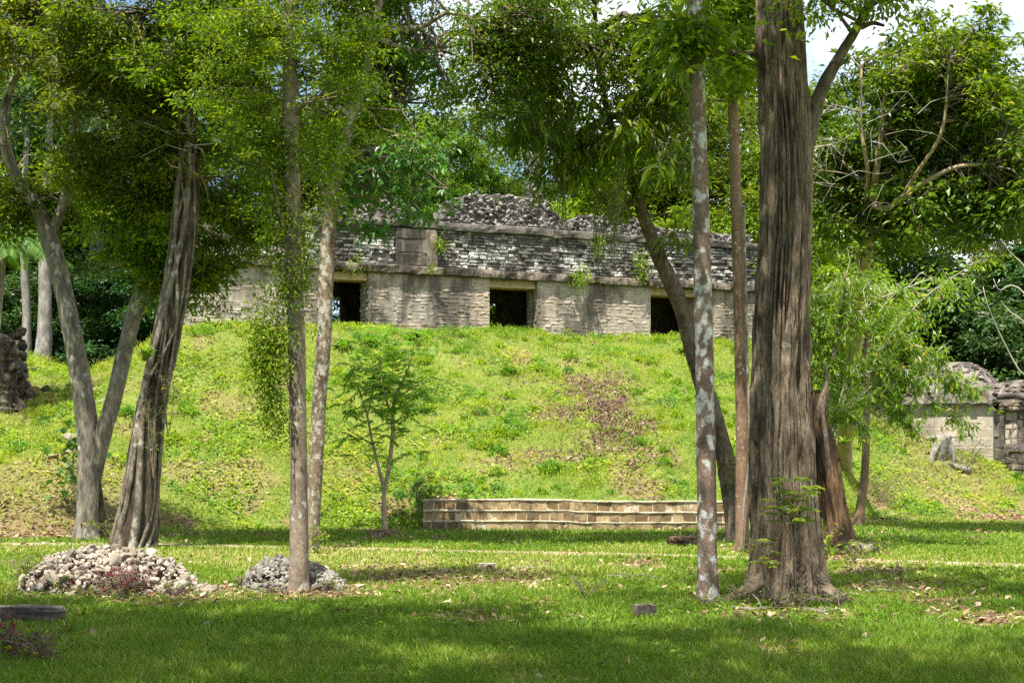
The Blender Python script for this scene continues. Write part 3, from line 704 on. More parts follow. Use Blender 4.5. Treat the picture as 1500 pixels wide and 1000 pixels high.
# ------------------------------------------------------------------ the long ruin
def B2W(V):
    V = np.asarray(V, float); o = np.zeros_like(V)
    o[:, 0] = BO[0] + BU[0] * V[:, 0] + BV[0] * V[:, 1]; o[:, 1] = BO[1] + BU[1] * V[:, 0] + BV[1] * V[:, 1]; o[:, 2] = V[:, 2]; return o
def upx(px):
    k = (px - 750) / F; Y = (41.55 + 9.57 * .4287) / (1 - .4287 * k); return (k * Y + 9.57) / .919
Z0, ZC0, ZC1, ZF1, ZM1 = 5.1, 7.27, 7.52, 8.72, 8.97
UEND = 21.0
DOORS = [(upx(466), upx(540)), (upx(717), upx(787)), (upx(953), upx(1022))]
ZD = 7.02
def make_palace():
    rng = np.random.default_rng(17)
    org = np.array([BO[0], BO[1], Z0])
    root = empty('ruined_palace', org, 'long roofless stone palace ruin with three dark doorways on top of the grassy mound', 'ruin')
    # lower wall: piers and the stretch above each doorway (mortar core with masonry in front)
    mb = MB(); th = .85; e = [0.] + [x for d in DOORS for x in d] + [UEND]
    for k in range(0, len(e), 2): box(mb, e[k], e[k + 1], 0, th, Z0, ZC0, B2W, 1)
    holes = [(a, b, Z0, ZC0) for a, b in DOORS]
    uL = upx(415)
    blocks(mb, rng, uL, UEND, Z0 + .1, ZC0 - .02, 0, .11, .27, .010, .006, holes, .008, B2W, 0, vj=.004)
    blocks(mb, rng, 0, uL, Z0 + .1, ZC0 - .02, 0, .17, .5, .003, .005, holes, .012, B2W, 0, vj=.007)
    # jamb faces (right side of each door) get their own courses
    for a, b in DOORS:
        def J(V, b=b):
            W = np.asarray(V, float).copy(); u, v, w = W[:, 0].copy(), W[:, 1].copy(), W[:, 2]
            W[:, 0] = b + v; W[:, 1] = u; return B2W(W)
        blocks(mb, rng, .03, th - .02, Z0 + .1, ZD, 0, .13, .3, .012, .02, (), .008, J, 0)
    mb.build('lower_wall', [M['stone_wall'], M['stone_core']], root, org)
    for a, b in DOORS:
        mb = MB(); box(mb, a, b, .14, th, ZD + .015, ZC0, B2W, 0, .5)
        nb = 3
        for k in range(nb):
            rough_slab(mb, rng, a + .02, b - .02, .06 + k * .02, .13, ZD + k * .083, ZD + k * .083 + .078, B2W, .1, .012, 5 + k, 0)
        mb.build('lintel', M['lintel'], root, org)
    # interior: side walls, spine wall with openings and the vault roof
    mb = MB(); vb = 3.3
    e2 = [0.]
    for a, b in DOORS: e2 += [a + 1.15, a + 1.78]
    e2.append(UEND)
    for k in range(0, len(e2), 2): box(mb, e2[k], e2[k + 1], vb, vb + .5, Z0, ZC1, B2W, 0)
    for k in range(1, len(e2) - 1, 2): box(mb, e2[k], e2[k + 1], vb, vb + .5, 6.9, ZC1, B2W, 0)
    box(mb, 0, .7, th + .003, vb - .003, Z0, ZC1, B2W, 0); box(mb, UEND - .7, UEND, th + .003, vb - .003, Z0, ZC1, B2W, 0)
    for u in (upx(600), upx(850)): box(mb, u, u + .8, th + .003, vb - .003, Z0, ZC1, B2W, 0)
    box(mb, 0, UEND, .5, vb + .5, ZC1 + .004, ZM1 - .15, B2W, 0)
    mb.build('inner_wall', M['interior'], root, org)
    # cornice between the storeys
    mb = MB(); rough_slab(mb, rng, -.1, UEND + .1, -.17, .49, ZC0 + .004, ZC1, B2W, .08, .060, 31, 0)
    mb.build('cornice', M['stone_cornice'], root, org)
    # frieze
    uF = upx(428)
    mb = MB(); box(mb, uF, UEND, .05, .48, ZC1 + .02, ZF1 + .1, B2W, 1)
    pa, pb = upx(579), upx(640)
    blocks(mb, rng, uF, UEND, ZC1 + .02, ZF1, .05, .112, .25, .022, .045, [(pa, pb, ZC1, ZF1)], .012, B2W, 0, skip=.05, vj=.018)
    mb.build('frieze', [M['stone_frieze'], M['stone_gap']], root, org)
    mb = MB(); box(mb, pa + .03, pb - .03, -.06, .04, ZC1 + .03, ZF1 - .03, B2W, 1)
    blocks(mb, rng, pa, pb, ZC1 + .02, ZF1 - .02, -.06, .40, .7, .004, .012, (), .015, B2W, 0, vj=.02)
    mb.build('pilaster', [M['stone_cornice'], M['stone_gap']], root, org)
    mb = MB(); rough_slab(mb, rng, uF - .1, UEND + .05, -.10, 1.6, ZF1 + .005, ZM1, B2W, .08, .050, 41, 0)
    mb.build('top_moulding', M['stone_dark'], root, org)
    # collapsed left end of the upper storey: rubble slope
    mb = MB(); pts = []
    for k in range(620):
        u = rng.random() * (uF - .2) + .1; v = rng.random() * 2.6 - .02
        top = ZC1 - .05 + (.2 + .9 * (u / uF) ** .8) * min(1, .25 + v / 1.1) + .25 * (fbm(np.array([[u * 1.2, v, 0]]), 3, 2)[0] - .5)
        pts.append((u, v, top - .05 * rng.random()))
    V = []; us = np.linspace(0.05, uF, 30); vs = np.linspace(0, 2.8, 14)
    for v in vs:
        for u in us: V.append((u, v, ZC1 - .12 + (.2 + .9 * (u / uF) ** .8) * min(1, .25 + v / 1.1)))
    i = np.arange(13)[:, None] * 30 + np.arange(29)[None]
    mb.add(B2W(np.array(V)), np.stack([i, i + 1, i + 31, i + 30], -1).reshape(-1, 4), .3, 0)
    stones_in(mb, rng, pts, (.07, .19), 0, B2W)
    mb.build('fallen_masonry', M['rubble'], root, org)
    # roof combs: eroded rubble cores
    def comb(pts_px, dv, thick, seed):
        r2 = np.random.default_rng(seed); mb = MB()
        us = np.array([upx(p) + dv * .4287 for p, _ in pts_px])
        us = np.array([((lambda k, Y: (k * Y + 9.57 - BV[0] * dv) / .919)((p - 750) / F, (41.55 + 9.57 * .4287 + dv * (BV[1] - .4287 * BV[0])) / (1 - .4287 * (p - 750) / F))) for p, _ in pts_px])
        Ys = BO[1] + BU[1] * us + BV[1] * dv
        tops = CH + (HZ - np.array([t for _, t in pts_px])) / F * Ys
        u0, u1 = us[0], us[-1]; n = int((u1 - u0) / .09) + 2; uu = np.linspace(u0, u1, n); tt = np.interp(uu, us, tops)
        tt = tt + (fbm(np.stack([uu * 3, uu * 0, uu * 0], -1), seed, 4) - .5) * .16
        nz = 12; w = np.linspace(0, 1, nz)
        G = []
        for side in (0, 1):
            Vv = dv + side * thick
            g = np.zeros((n, nz, 3)); g[..., 0] = uu[:, None]; g[..., 2] = (ZM1 - .1) + (tt - ZM1 + .1)[:, None] * w[None]
            g[..., 1] = Vv + (fbm(np.stack([g[..., 0] * 2.5, g[..., 2] * 3, 0 * g[..., 0] + side], -1), seed, 4) - .5) * .30 + (1 if side == 0 else -1) * .10 * w[None] ** 3
            G.append(g)
        A = np.concatenate([G[0], G[1][:, ::-1]], 1); m = 2 * nz
        i = np.arange(n - 1)[:, None] * m + np.arange(m - 1)[None]
        mb.add(B2W(A.reshape(-1, 3)), np.stack([i, i + m, i + m + 1, i + 1], -1).reshape(-1, 4), .2 + .25 * r2.random(n * m), 0)
        for b0 in (0, (n - 1) * m): mb.also([[b0 + j, b0 + j + 1, b0 + m - 2 - j, b0 + m - 1 - j] for j in range(nz - 1)], 0)
        P_ = []
        for k in range(int((u1 - u0) * 130)):
            u = u0 + (u1 - u0) * r2.random(); t = np.interp(u, uu, tt); P_.append((u, dv - .02 + .07 * r2.random(), ZM1 + (t - ZM1) * r2.random() ** .9))
        for k in range(int((u1 - u0) * 14)):
            u = u0 + (u1 - u0) * r2.random(); P_.append((u, dv + thick * r2.random(), np.interp(u, uu, tt) - .05))
        stones_in(mb, r2, P_, (.055, .125), 0, B2W, .6, .85)
        mb.build('roof_comb', M['rubble'], root, org)
    comb([(440, 318), (470, 298), (505, 284), (545, 281), (580, 288), (605, 305), (620, 322)], 1.3, 1.0, 3)
    comb([(643, 330), (655, 296), (672, 288), (720, 283), (760, 289), (800, 286), (806, 310), (822, 320), (836, 328)], 1.1, 1.0, 5)
    comb([(838, 330), (846, 316), (880, 314), (925, 318), (960, 332), (990, 336), (1100, 346)], 1.5, .9, 7)
make_palace()

# plants rooted in the ruin's masonry
def wall_creeper_at(px, py, v, rpx, n, L, label, mat, seed, hang=.6):
    rng = np.random.default_rng(seed); u = upx(px); p = B2W(np.array([[u, v, 0]]))[0]; p[2] = CH + (HZ - py) / F * p[1]
    r = rpx / F * p[1]; mb = MB()
    c = p + rng.normal(0, .4, (n, 3)) * [r, r * .35, r * 1.0]; c[:, 2] -= hang * r * rng.random(n); c[:, :2] -= BV * (np.abs(rng.normal(0, .09, n)) + .04)[:, None]
    a = rng.normal(0, 1, (n, 3)) - np.append(BV * .8, .2)
    leaves(mb, rng, c, a, rng.normal(0, .5, (n, 3)) + [0, -.5, .8], L * (.6 + .8 * rng.random(n)), L * .5, .15, .25)
    tag(mb.build('wall_creeper', [mat, M['twig']], None, p), label, 'plant', 'plants growing out of the ruin masonry')
wall_creeper_at(641, 352, -.05, 16, 150, .09, 'bright green tuft growing on the frieze beside the flat pilaster', M['leaf_bright'], 1)
wall_creeper_at(628, 392, -.15, 9, 60, .08, 'tiny green sprig on the cornice below the pilaster', M['leaf_bright'], 2)
wall_creeper_at(843, 402, -.22, 20, 220, .11, 'bright broad leaved plant on the cornice right of the middle doorway', M['leaf_bright'], 3)
wall_creeper_at(872, 350, -.14, 13, 130, .09, 'yellow green creeper hanging from the top moulding above the stained wall', M['leaf_bright'], 4, 1.6)
wall_creeper_at(935, 372, -.15, 17, 240, .10, 'long bright creeper trailing down the frieze beside the leaning trunk', M['leaf_bright'], 5, 2.2)
wall_creeper_at(515, 385, -.2, 26, 120, .08, 'low green weeds along the cornice above the doorway behind the speckled trunk', M['leaf_mid'], 6, .1)
wall_creeper_at(360, 372, .2, 34, 260, .10, 'green weeds sprouting on the collapsed left end of the ruin', M['leaf_mid'], 7, .2)

# ------------------------------------------------------------------ retaining wall at the foot of the mound
def make_retaining():
    rng = np.random.default_rng(4); org = np.array([-2., 31.9, 0])
    root = empty('retaining_wall', org, 'low stepped wall of ochre stone blocks at the foot of the mound', 'wall')
    X0, X1 = -1.99, 4.85
    for k in range(4):
        z0 = -.05 + k * .175 if k else -.05; z1 = .145 + k * .165 if k else .115
        z0 = [-.06, .20, .43, .6][k]; z1 = [.20, .43, .665, .7][k]; y = 31.80 + k * .085
        if k == 3: break
        mb = MB(); I = lambda V: np.asarray(V, float)
        def wob(V, y=y):
            V = np.asarray(V, float).copy(); V[:, 1] += y + (n2(V[:, 0], V[:, 0] * 0, .6, 3, 2) - .5) * .018; V[:, 2] += (n2(V[:, 0], V[:, 0] * 0 + 3, 1.6, 6, 2) - .5) * .022 - .035 * sstep(1.2, 1.6, V[:, 0]); return V
        n = 60
        us = np.linspace(X0, X1, n)
        for a, b in zip(us[:-1], us[1:]): box(mb, a, b, .012, .45, z0, z1 - .012, wob, 1)
        blocks(mb, rng, X0, X1, z0, z1 - .026, .012, z1 - z0, .27, .030, .011, (), .007, wob, 0, vj=.003, wv=.4, pil=.008)
        rough_slab(mb, rng, X0, X1, -.012, .40, z1 - .020, z1 - .001, wob, .06, .014, 60 + k, 1)
        mb.build('course', [M['ochre'], M['mortar']], root, org)
make_retaining()

# ------------------------------------------------------------------ small vaulted ruin on the right
def make_small_ruin():
    rng = np.random.default_rng(9); c = ground_at(1455, 672); c = np.array([P(1455, 0, 44)[0], 44., 0]); zb = float(H(c[0], c[1])) - .5
    a = R(24); U = np.array([math.cos(a), -math.sin(a)]); Vv = np.array([math.sin(a), math.cos(a)])     # long face turned to the left
    z = lambda py, d=44.: CH + (HZ - py) / F * d
    org = np.array([c[0], c[1], zb])
    root = empty('vaulted_ruin', org, 'small stone ruin with a rounded mossy vault roof on the right slope', 'ruin')
    def W(V):
        V = np.asarray(V, float); o = np.zeros_like(V); o[:, 0] = c[0] + U[0] * V[:, 0] + Vv[0] * V[:, 1]; o[:, 1] = c[1] + U[1] * V[:, 0] + Vv[1] * V[:, 1]; o[:, 2] = V[:, 2]; return o
    zt = z(594)
    # u runs to the right along the plain plastered wall, which ends at the corner u=0
    mb = MB(); box(mb, -2.5, 0, 0, 2.6, zb, zt, W, 1); blocks(mb, rng, -2.5, 0, zb, zt - .01, 0, .3, .9, .002, .006, (), .004, W, 0, vj=.003)
    mb.build('plaster_wall', [M['plaster'], M['plaster']], root, org)
    # recessed right hand wing: dark pier, niche, plinth steps
    mb = MB(); zs = z(640)
    box(mb, .003, .32, .05, 2.4, zb, z(600), W, 1); blocks(mb, rng, .003, .32, zb, z(600), .05, .3, .5, .005, .012, (), .01, W, 0)
    box(mb, .323, .70, .16, 2.4, zb, z(588), W, 1); blocks(mb, rng, .323, .70, zb + .3, z(588), .16, .3, .5, .003, .006, (), .006, W, 2, vj=.004)
    box(mb, .703, .86, .10, 2.4, zb, z(592), W, 1); blocks(mb, rng, .703, .86, zb, z(592), .10, .3, .3, .005, .012, (), .01, W, 0)
    box(mb, .863, 2.6, .2, 2.4, zb, z(580), W, 1); blocks(mb, rng, .863, 2.6, zb, z(580), .2, .3, .6, .003, .006, (), .006, W, 2, vj=.004)
    mb.build('broken_wing', [M['stone_dark'], M['stone_cornice'], M['plaster']], root, org)
    mb = MB()
    for k in range(3):
        box(mb, .33 + k * .12, 2.7, -.22 - k * .16, .04 - k * .001, zb - .2, z(650) - k * .16, W, 1)
        blocks(mb, rng, .33 + k * .12, 2.7, zb - .1, z(650) - k * .16, -.22 - k * .16, .18, .4, .014, .03, (), .014, W, 0)
    mb.build('plinth_step', [M['stone_cornice'], M['stone_dark']], root, org)
    # roof: rounded vault shell in overlapping stone courses
    mb = MB()
    def vault(u0, u1, vc, half, zbase, hgt, seed, rows=15, mat=0):
        """barrel of thin slabs, its axis along v, sagging to both sides, hipped to the front"""
        r2 = np.random.default_rng(seed); nu, nv = 46, 34
        s = np.linspace(0, 1, nu); t = np.linspace(0, 1, nv); S, T_ = np.meshgrid(s, t, indexing='ij')
        uu = u0 + (u1 - u0) * S; vv = vc - half + 2 * half * T_
        prof = (1 - np.abs(2 * S - 1) ** 2.6) ** .6 * (1 - np.abs(2 * T_ - 1) ** 3.2) ** .6
        q = prof * rows; st = (np.floor(q) + np.clip((q - np.floor(q)) * 4, 0, 1)) / rows * .6 + prof * .4
        ww = zbase + hgt * st + (fbm(np.stack([uu * 3, vv * 3, 0 * uu], -1), seed, 4) - .5) * .10
        i = np.arange(nu - 1)[:, None] * nv + np.arange(nv - 1)[None]
        V = np.stack([uu, vv, ww], -1).reshape(-1, 3)
        mb.add(W(V), np.stack([i, i + nv, i + nv + 1, i + 1], -1).reshape(-1, 4), r2.random(nu * nv), mat)
        P_ = [(u0 + (u1 - u0) * a_, vc - half + 2 * half * b_, zbase + hgt * ((1 - abs(2 * a_ - 1) ** 2.6) ** .6 * (1 - abs(2 * b_ - 1) ** 3.2) ** .6) - .02) for a_, b_ in r2.random((520, 2))]
        for p in P_:
            Vr, Tr = ROCKS[r2.integers(len(ROCKS))]; w_ = Vr * [.13, .11, .022] * (.6 + .8 * r2.random()) @ rand_rot(r2, .25).T + p
            mb.add(W(w_), Tr, r2.random(), mat)
    vault(-2.75, .16, 1.25, 1.45, zt + .08, 1.34, 3)
    vault(-.75, 2.9, 1.35, 1.28, z(586) + .06, .60, 4)
    rough_slab(mb, rng, -2.62, .10, -.13, 2.6, zt + .004, zt + .13, W, .1, .03, 71, 0)
    rough_slab(mb, rng, .13, 2.7, -.04, 2.6, z(584), z(576), W, .1, .03, 72, 0)
    mb.build('roof', M['ruin_roof'], root, org)
    mb = MB(); box(mb, .14, 1.3, .0, .15, z(601), z(584) - .004, W, 0); blocks(mb, rng, .14, 1.3, z(601), z(584) - .01, 0, .1, .2, .02, .05, (), .01, W, 0)
    mb.build('vault_edge', [M['stone_cornice']], root, org)
make_small_ruin()

# ------------------------------------------------------------------ left ruin stub
def make_stub():
    rng = np.random.default_rng(12); b = np.array([P(-18, 0, 38)[0], 38., 0]); b[2] = H(b[0], b[1]) - .3
    root = empty('ruined_stub', b, 'weathered stub of brown masonry at the left edge of the slope', 'ruin')
    zt = CH + (HZ - 486) / F * 38
    mb = MB(); n, m = 40, 26; th = np.linspace(0, 2 * np.pi, n, endpoint=False)
    for k in range(1):
        t = np.linspace(0, 1, m); TH, T_ = np.meshgrid(th, t)
        r = (.95 - .18 * T_) * (1 - T_ ** 9 * .6); sq = 1 / np.maximum(np.abs(np.cos(TH)), np.abs(np.sin(TH))) ** .55
        r = r * sq + (fbm(np.stack([np.cos(TH) * 2, np.sin(TH) * 2, T_ * 5], -1), 4, 4) - .5) * .35
        r += .03 * np.sign(np.sin(T_ * 62))
        V = np.stack([b[0] + r * np.cos(TH), b[1] + r * np.sin(TH), b[2] + (zt - b[2]) * T_], -1).reshape(-1, 3)
        i = np.arange(m - 1)[:, None] * n + np.arange(n)[None]; j = np.arange(m - 1)[:, None] * n + (np.arange(n)[None] + 1) % n
        mb.add(V, np.stack([i, j, j + n, i + n], -1).reshape(-1, 4), rng.random(len(V)), 0)
        mb.add(np.vstack([V[-n:], [[b[0], b[1], zt + .08]]]), [[q, (q + 1) % n, n] for q in range(n)], .4, 0)
    pts = [(b[0] + 1.05 * math.cos(a) * (1 - .2 * h), b[1] + 1.05 * math.sin(a), b[2] + (zt - b[2]) * h) for a, h in zip(rng.random(220) * 6.283, rng.random(220))]
    stones_in(mb, rng, pts, (.07, .2), 0)
    mb.build('wall_core', M['stone_cornice'], root, b)
    for k, (px, py, s) in enumerate(((28, 560, .30), (55, 545, .22), (45, 585, .26), (20, 600, .34), (68, 572, .18))):
        g = ground_at(px, py); V, T = ROCKS[k]; mb = MB(); mb.add(V @ rand_rot(rng, .4).T * s, T, .3 + .1 * k, 0)
        o = mb.build('fallen_block', M['stone_cornice']); o.location = g + [0, 0, s * .25]
        tag(o, ['brown block lowest but one below the left masonry stub', 'block nearest the crest below the left masonry stub', 'brown block half way down below the left masonry stub', 'largest lowest brown block below the left masonry stub', 'smallest brown block right of the left masonry stub'][k], 'stone', 'blocks fallen below the left masonry stub')
make_stub()

# pale limestone outcrops forming a trail on the left slope
for k, (px, py, s, lab) in enumerate(((143, 572, .42, 'white limestone slab showing in the fork of the two leaning limbs'), (148, 586, .3, 'lower white slab in the fork of the leaning limbs'), (104, 640, .36, 'pale limestone ledge behind the leafy seedling'), (98, 660, .34, 'low pale ledge beside the seedling stem'), (80, 668, .30, 'outermost pale stone of the limestone trail on the left slope'), (136, 620, .2, 'small white stone half hidden by the forked trunk'))):
    rng = np.random.default_rng(80 + k); g = ground_at(px, py); V, T = ROCKS[(k * 5) % 12]; mb = MB(); mb.add((V * [1, .8, .5]) @ rand_rot(rng, .5).T * s * .8, T, .3 + .08 * k, 0)
    o = mb.build('limestone_slab', M['limestone']); o.location = g + [0, 0, -.02]; tag(o, lab, 'stone', 'pale limestone slabs on the left slope')

# ------------------------------------------------------------------ rubble heaps
def heap(cx, cy, rx, ry, h, nrock, srange, mat, label, group, corelabel, seed):
    rng = np.random.default_rng(seed)
    def env(x, y):
        e = np.sqrt(((x - cx) / rx) ** 2 + ((y - cy) / ry) ** 2) + (n2(np.asarray(x, float), np.asarray(y, float), 2.6, seed + 3, 2) - .5) * .5
        return h * np.clip(1 - e ** 2.3, 0, 1) * (1 - .22 * np.clip((x - cx) / rx, -1, 1)) * (.72 + .36 * n2(np.asarray(x, float), np.asarray(y, float), 1.8, seed, 2))
    # fine rubble that fills the heap
    mb = MB(); n = 60; g = np.linspace(-1.1, 1.1, n); X, Y = np.meshgrid(cx + rx * g, cy + ry * g)
    Z = env(X, Y) - .09 + (n2(X, Y, 9, seed, 3) - .5) * .07; i = np.arange(n - 1)[:, None] * n + np.arange(n - 1)[None]
    mb.add(np.stack([X, Y, Z], -1).reshape(-1, 3), np.stack([i, i + 1, i + n + 1, i + n], -1).reshape(-1, 4), rng.random(n * n) * .5, 1)
    pts = []
    for k in range(1500):
        a = rng.random() * 6.283; q = rng.random() ** .5 * (1.06 if rng.random() < .88 else 1.45); x, y = cx + rx * q * math.cos(a), cy + ry * q * math.sin(a); pts.append((x, y, float(env(x, y)) - .02))
    stones_in(mb, rng, pts, (.022, .06), 0)
    tag(mb.build('rubble', [mat, M['soil']]), corelabel, 'rubble', kind='stuff')
    meshes = []
    for k in range(9):
        V, T = rock_shape(seed * 31 + k, 11 + k % 7, [(1, .75, .6), (1, .85, .5), (1, .65, .75)][k % 3]); mb = MB(); mb.add(V, T, .1 + .1 * k, 0)
        o = mb.build('rock', mat); meshes.append(o)
    used = [False] * 9; placed = 0
    cand = []
    while placed < nrock:
        a = rng.random() * 6.283; q = rng.random() ** .55 * 1.03
        x, y = cx + rx * q * math.cos(a), cy + ry * q * math.sin(a)
        if y > cy + ry * .35 and rng.random() < .75: continue
        s = srange[0] + (srange[1] - srange[0]) * rng.random() ** 2.8
        if any((x - X_) ** 2 + (y - Y_) ** 2 < (.62 * (s + S_)) ** 2 for X_, Y_, S_ in cand) and rng.random() < .93: continue
        cand.append((x, y, s)); k = rng.integers(9)
        o = meshes[k] if not used[k] else meshes[k].copy()
        if used[k]: COL.objects.link(o)
        used[k] = True
        o.location = (x, y, max(.02, float(env(x, y))) + s * .12)
        o.rotation_euler = (rng.normal(0, .5), rng.normal(0, .5), rng.random() * 6.283); o.scale = (s, s, s)
        tag(o, label, 'rock', group); placed += 1
heap(P(158, 0, 17.1)[0], 17.5, 1.17, .66, .62, 208, (.04, .145), M['rock'], 'pale limestone rock heaped in the large left pile', 'rocks of the large pale heap', 'fine pale rubble between the rocks of the large left pile', 3)
heap(P(423, 0, 17.7)[0], 17.95, .73, .5, .43, 92, (.034, .115), M['rock_grey'], 'grey rock heaped around the foot of the vine clad tree', 'rocks of the small grey heap', 'fine grey rubble in the small pile behind the vine clad tree', 4)

# ------------------------------------------------------------------ foreground trees
LB = lambda leaf, tw='twig': [M[leaf], M[tw]]

# forked grey tree on the left
d = gd(790); t = Tree('forked_tree', [P(127, 0, d)[0], d, 0], 'grey barked tree forking low into two long leaning limbs behind the pale rock heap', 'tree')
rng = np.random.default_rng(101)
t.trunk([(124, 800, d, 41.7), (126, 770, d, 33.6), (128, 720, d, 31.6), (130, 660, d, 32.3), (126, 610, d, 30.9), (112, 520, d, 28.2), (92, 420, d, 26.2), (72, 350, d, 26.9), (55, 305, d, 24.2), (28, 270, d - .2, 17.5), (8, 210, d - .5, 14.8), (14, 130, d - .8, 12.8), (60, 70, d - 1.2, 10.8), (100, -20, d - 2, 9.4), (110, -160, d - 3, 6.0)],
        M['bark_grey'], 26, 130, bark_disp(.022, 1.0, 6, 3, .35, .45, 4, 1.0, .02, 7, .4, .10))
t.trunk([(140, 700, d + .1, 17.5), (150, 640, d, 24.2), (165, 590, d, 24.2), (186, 500, d, 22.8), (208, 420, d, 20.2), (232, 350, d - .2, 16.1), (262, 250, d - .6, 11.4), (280, 120, d - 1.2, 8.7), (300, -30, d - 2, 6.7)], M['bark_grey'], 20, 90, bark_disp(.016, 1.2, 6, 5, 0, 1, 4, 0, .012, 6, .4, .08), 'limb')
t.trunk([(72, 350, d, 14.8), (92, 300, d, 14.8), (105, 240, d - .2, 11.4), (112, 160, d - .5, 8.7), (140, 60, d - 1, 6.7), (150, -60, d - 2, 5.4)], M['bark_grey'], 14, 60, bark_disp(.012, 1.2, 5, 6), 'limb')
t.trunk([(150, 800, d + .25, 20.2), (146, 760, d + .3, 17.5), (140, 700, d + .3, 16.1), (140, 660, d + .2, 13.4)], M['bark_core'], 14, 30, bark_disp(.03, 1, 5, 8, .5, .3, 3), 'root')
t.crown(blobs_px([(40, 60, 26, 100, 90, 1.5, 80), (150, 90, 25.5, 110, 100, 1.6, 92), (60, 200, 26.5, 70, 70, 1.0, 34), (150, 230, 26.5, 90, 60, 1.2, 46), (250, 160, 26, 110, 90, 1.4, 78), (150, -140, 24.5, 190, 100, 2.0, 50), (30, 300, 28.5, 60, 34, .8, 18)]), LB('leaf_olive'), 1, per=105, L=(.05, .14), clump=.40, flat=.42, tw=.6, thr=.48)
# the brighter low spray on the right limb
t2 = crown
mb = MB(); r_ = np.random.default_rng(7)
crown(mb, r_, blobs_px([(250, 345, 27.6, 80, 60, 1.0, 90), (225, 410, 27.8, 50, 40, .7, 40), (330, 300, 27.2, 60, 60, .8, 50), (310, 390, 28.2, 50, 50, .7, 40), (140, 260, 27.4, 60, 50, .7, 30), (50, 310, 28.6, 60, 50, .6, 34), (30, 240, 28.4, 50, 60, .6, 26), (110, 320, 28.6, 40, 40, .5, 14)]), per=100, L=(.07, .13), clump=.36, flat=.4, limb_pts=t.pts, tw=.6, seed=9)
mb.build('low_spray', LB('leaf_mid'), t.root, t.base)

# strangler fig
d = gd(803); t = Tree('strangler_fig', [P(200, 0, d)[0], d, 0], 'dark trunk wrapped by pale twisting fig roots behind the pale rock heap', 'tree')
core = [(195, 812, d, 66), (203, 740, d, 54), (212, 660, d, 46), (225, 580, d, 40), (243, 500, d, 38), (258, 420, d, 36), (268, 350, d, 36), (273, 280, d, 38), (275, 220, d, 34), (272, 150, d - .2, 32), (268, 60, d - .6, 24), (262, -60, d - 1.2, 18), (255, -200, d - 2, 10)]
t.trunk(core, M['bark_core'], 28, 140, bark_disp(.045, .8, 8, 12, .15, .4, 5, 0, .07, 9, .2, .2))
cp, cr = pxpath(core, 140); cr0 = cr.copy()
for k, (ph, tw_, w, top, lab) in enumerate(((3.9, .3, .052, 96, 0), (4.9, -.5, .062, 92, 0), (6.0, .35, .050, 84, 0), (3.2, .9, .055, 100, 0), (5.4, 1.1, .040, 88, 0), (4.4, -1.3, .034, 80, 0), (5.0, .8, .03, 90, 0))):
    n = top; a = ph + tw_ * np.sin(np.linspace(0, 3.0 + k * .7, n)) + .25 * np.sin(np.linspace(0, 9 + k, n))
    off = np.stack([np.cos(a), np.sin(a), 0 * a], -1) * (cr[:n] * .96)[:, None]
    r = w * (1 - .35 * np.linspace(0, 1, n)) * (1 + .6 * np.exp(-np.arange(n) / 7)) * (.75 + .5 * fbm(np.stack([np.arange(n) * .12, np.full(n, k * 3.), np.zeros(n)], -1), 3, 3)); mb = MB()
    tube(mb, cp[:n] + off, r, 12, bark_disp(.014, 2, 5, 20 + k, 0, 1, 4, 0, .008, 5, .6, .2)); mb.build('fig_root', M['bark_fig'], t.root, t.base)
t.limbs([P(340, 60, 25), P(200, 20, 24.5), P(350, 200, 25), P(180, -120, 23), P(340, -140, 23)], M['bark_core'], .09, .03, rng)
t.crown(blobs_px([(330, 90, 26.6, 95, 100, 1.0, 120), (345, 210, 26.2, 60, 60, .7, 46), (215, 30, 24, 90, 70, 1.2, 70), (290, -140, 23.5, 180, 100, 2.0, 50), (350, 290, 26.2, 34, 46, .5, 30), (420, -60, 24, 90, 70, 1.4, 60)]), LB('leaf_mid'), 2, per=105, L=(.05, .14), clump=.40, flat=.42, tw=.6, thr=.48)
FIG = d
# dead twigs snagged in the fig
mb = MB(); r_ = np.random.default_rng(3); A = np.array([P(275 + r_.normal(0, 12), 200 + r_.normal(0, 14), d - .35) for _ in range(15)]); B = A + r_.normal(0, 1, (15, 3)) * [.5, .2, .25] + [0, -.1, .12]
twigs(mb, A, B, .016, .006, r_, .25, 0); mb.build('dead_twigs', M['twig_pale'], t.root, t.base)

# slim vine clad tree in front of the small heap
d = gd(866); t = Tree('vine_clad_tree', [P(437, 0, d)[0], d, 0], 'slim straight tree with vines up its trunk in front of the small grey heap', 'tree')
t.trunk([(438, 874, d, 36), (438, 850, d, 30), (438, 780, d, 27), (437, 650, d, 25), (435, 520, d, 25), (431, 400, d, 24), (429, 330, d, 25), (427, 200, d, 23), (425, 100, d, 22), (424, 0, d, 21), (420, -200, d - .3, 18), (414, -420, d - 1.0, 12)], M['bark_smooth'], 24, 150, bark_disp(.008, 1.2, 5, 31, .22, .12, 5, 0, 0, 6, .3, .06))
for (a, b, c_, w) in (((428, 95), (412, 60), (380, 20), 8), ((428, 170), (440, 158), (449, 150), 11), ((426, 70), (398, 45), (360, 5), 7), ((428, 340), (412, 325), (402, 270), 7)):
    t.trunk([(a[0], a[1], d, w), (b[0], b[1], d - .15, w * .8), (c_[0], c_[1], d - .4, w * .5)], M['bark_smooth'], 9, 14, bark_disp(.006, 2, 5, 3), 'limb')
t.limbs([P(390, -200, 16.5), P(520, -260, 16), P(330, -330, 15), P(470, -420, 14.5)], M['bark_smooth'], .05, .02, rng)
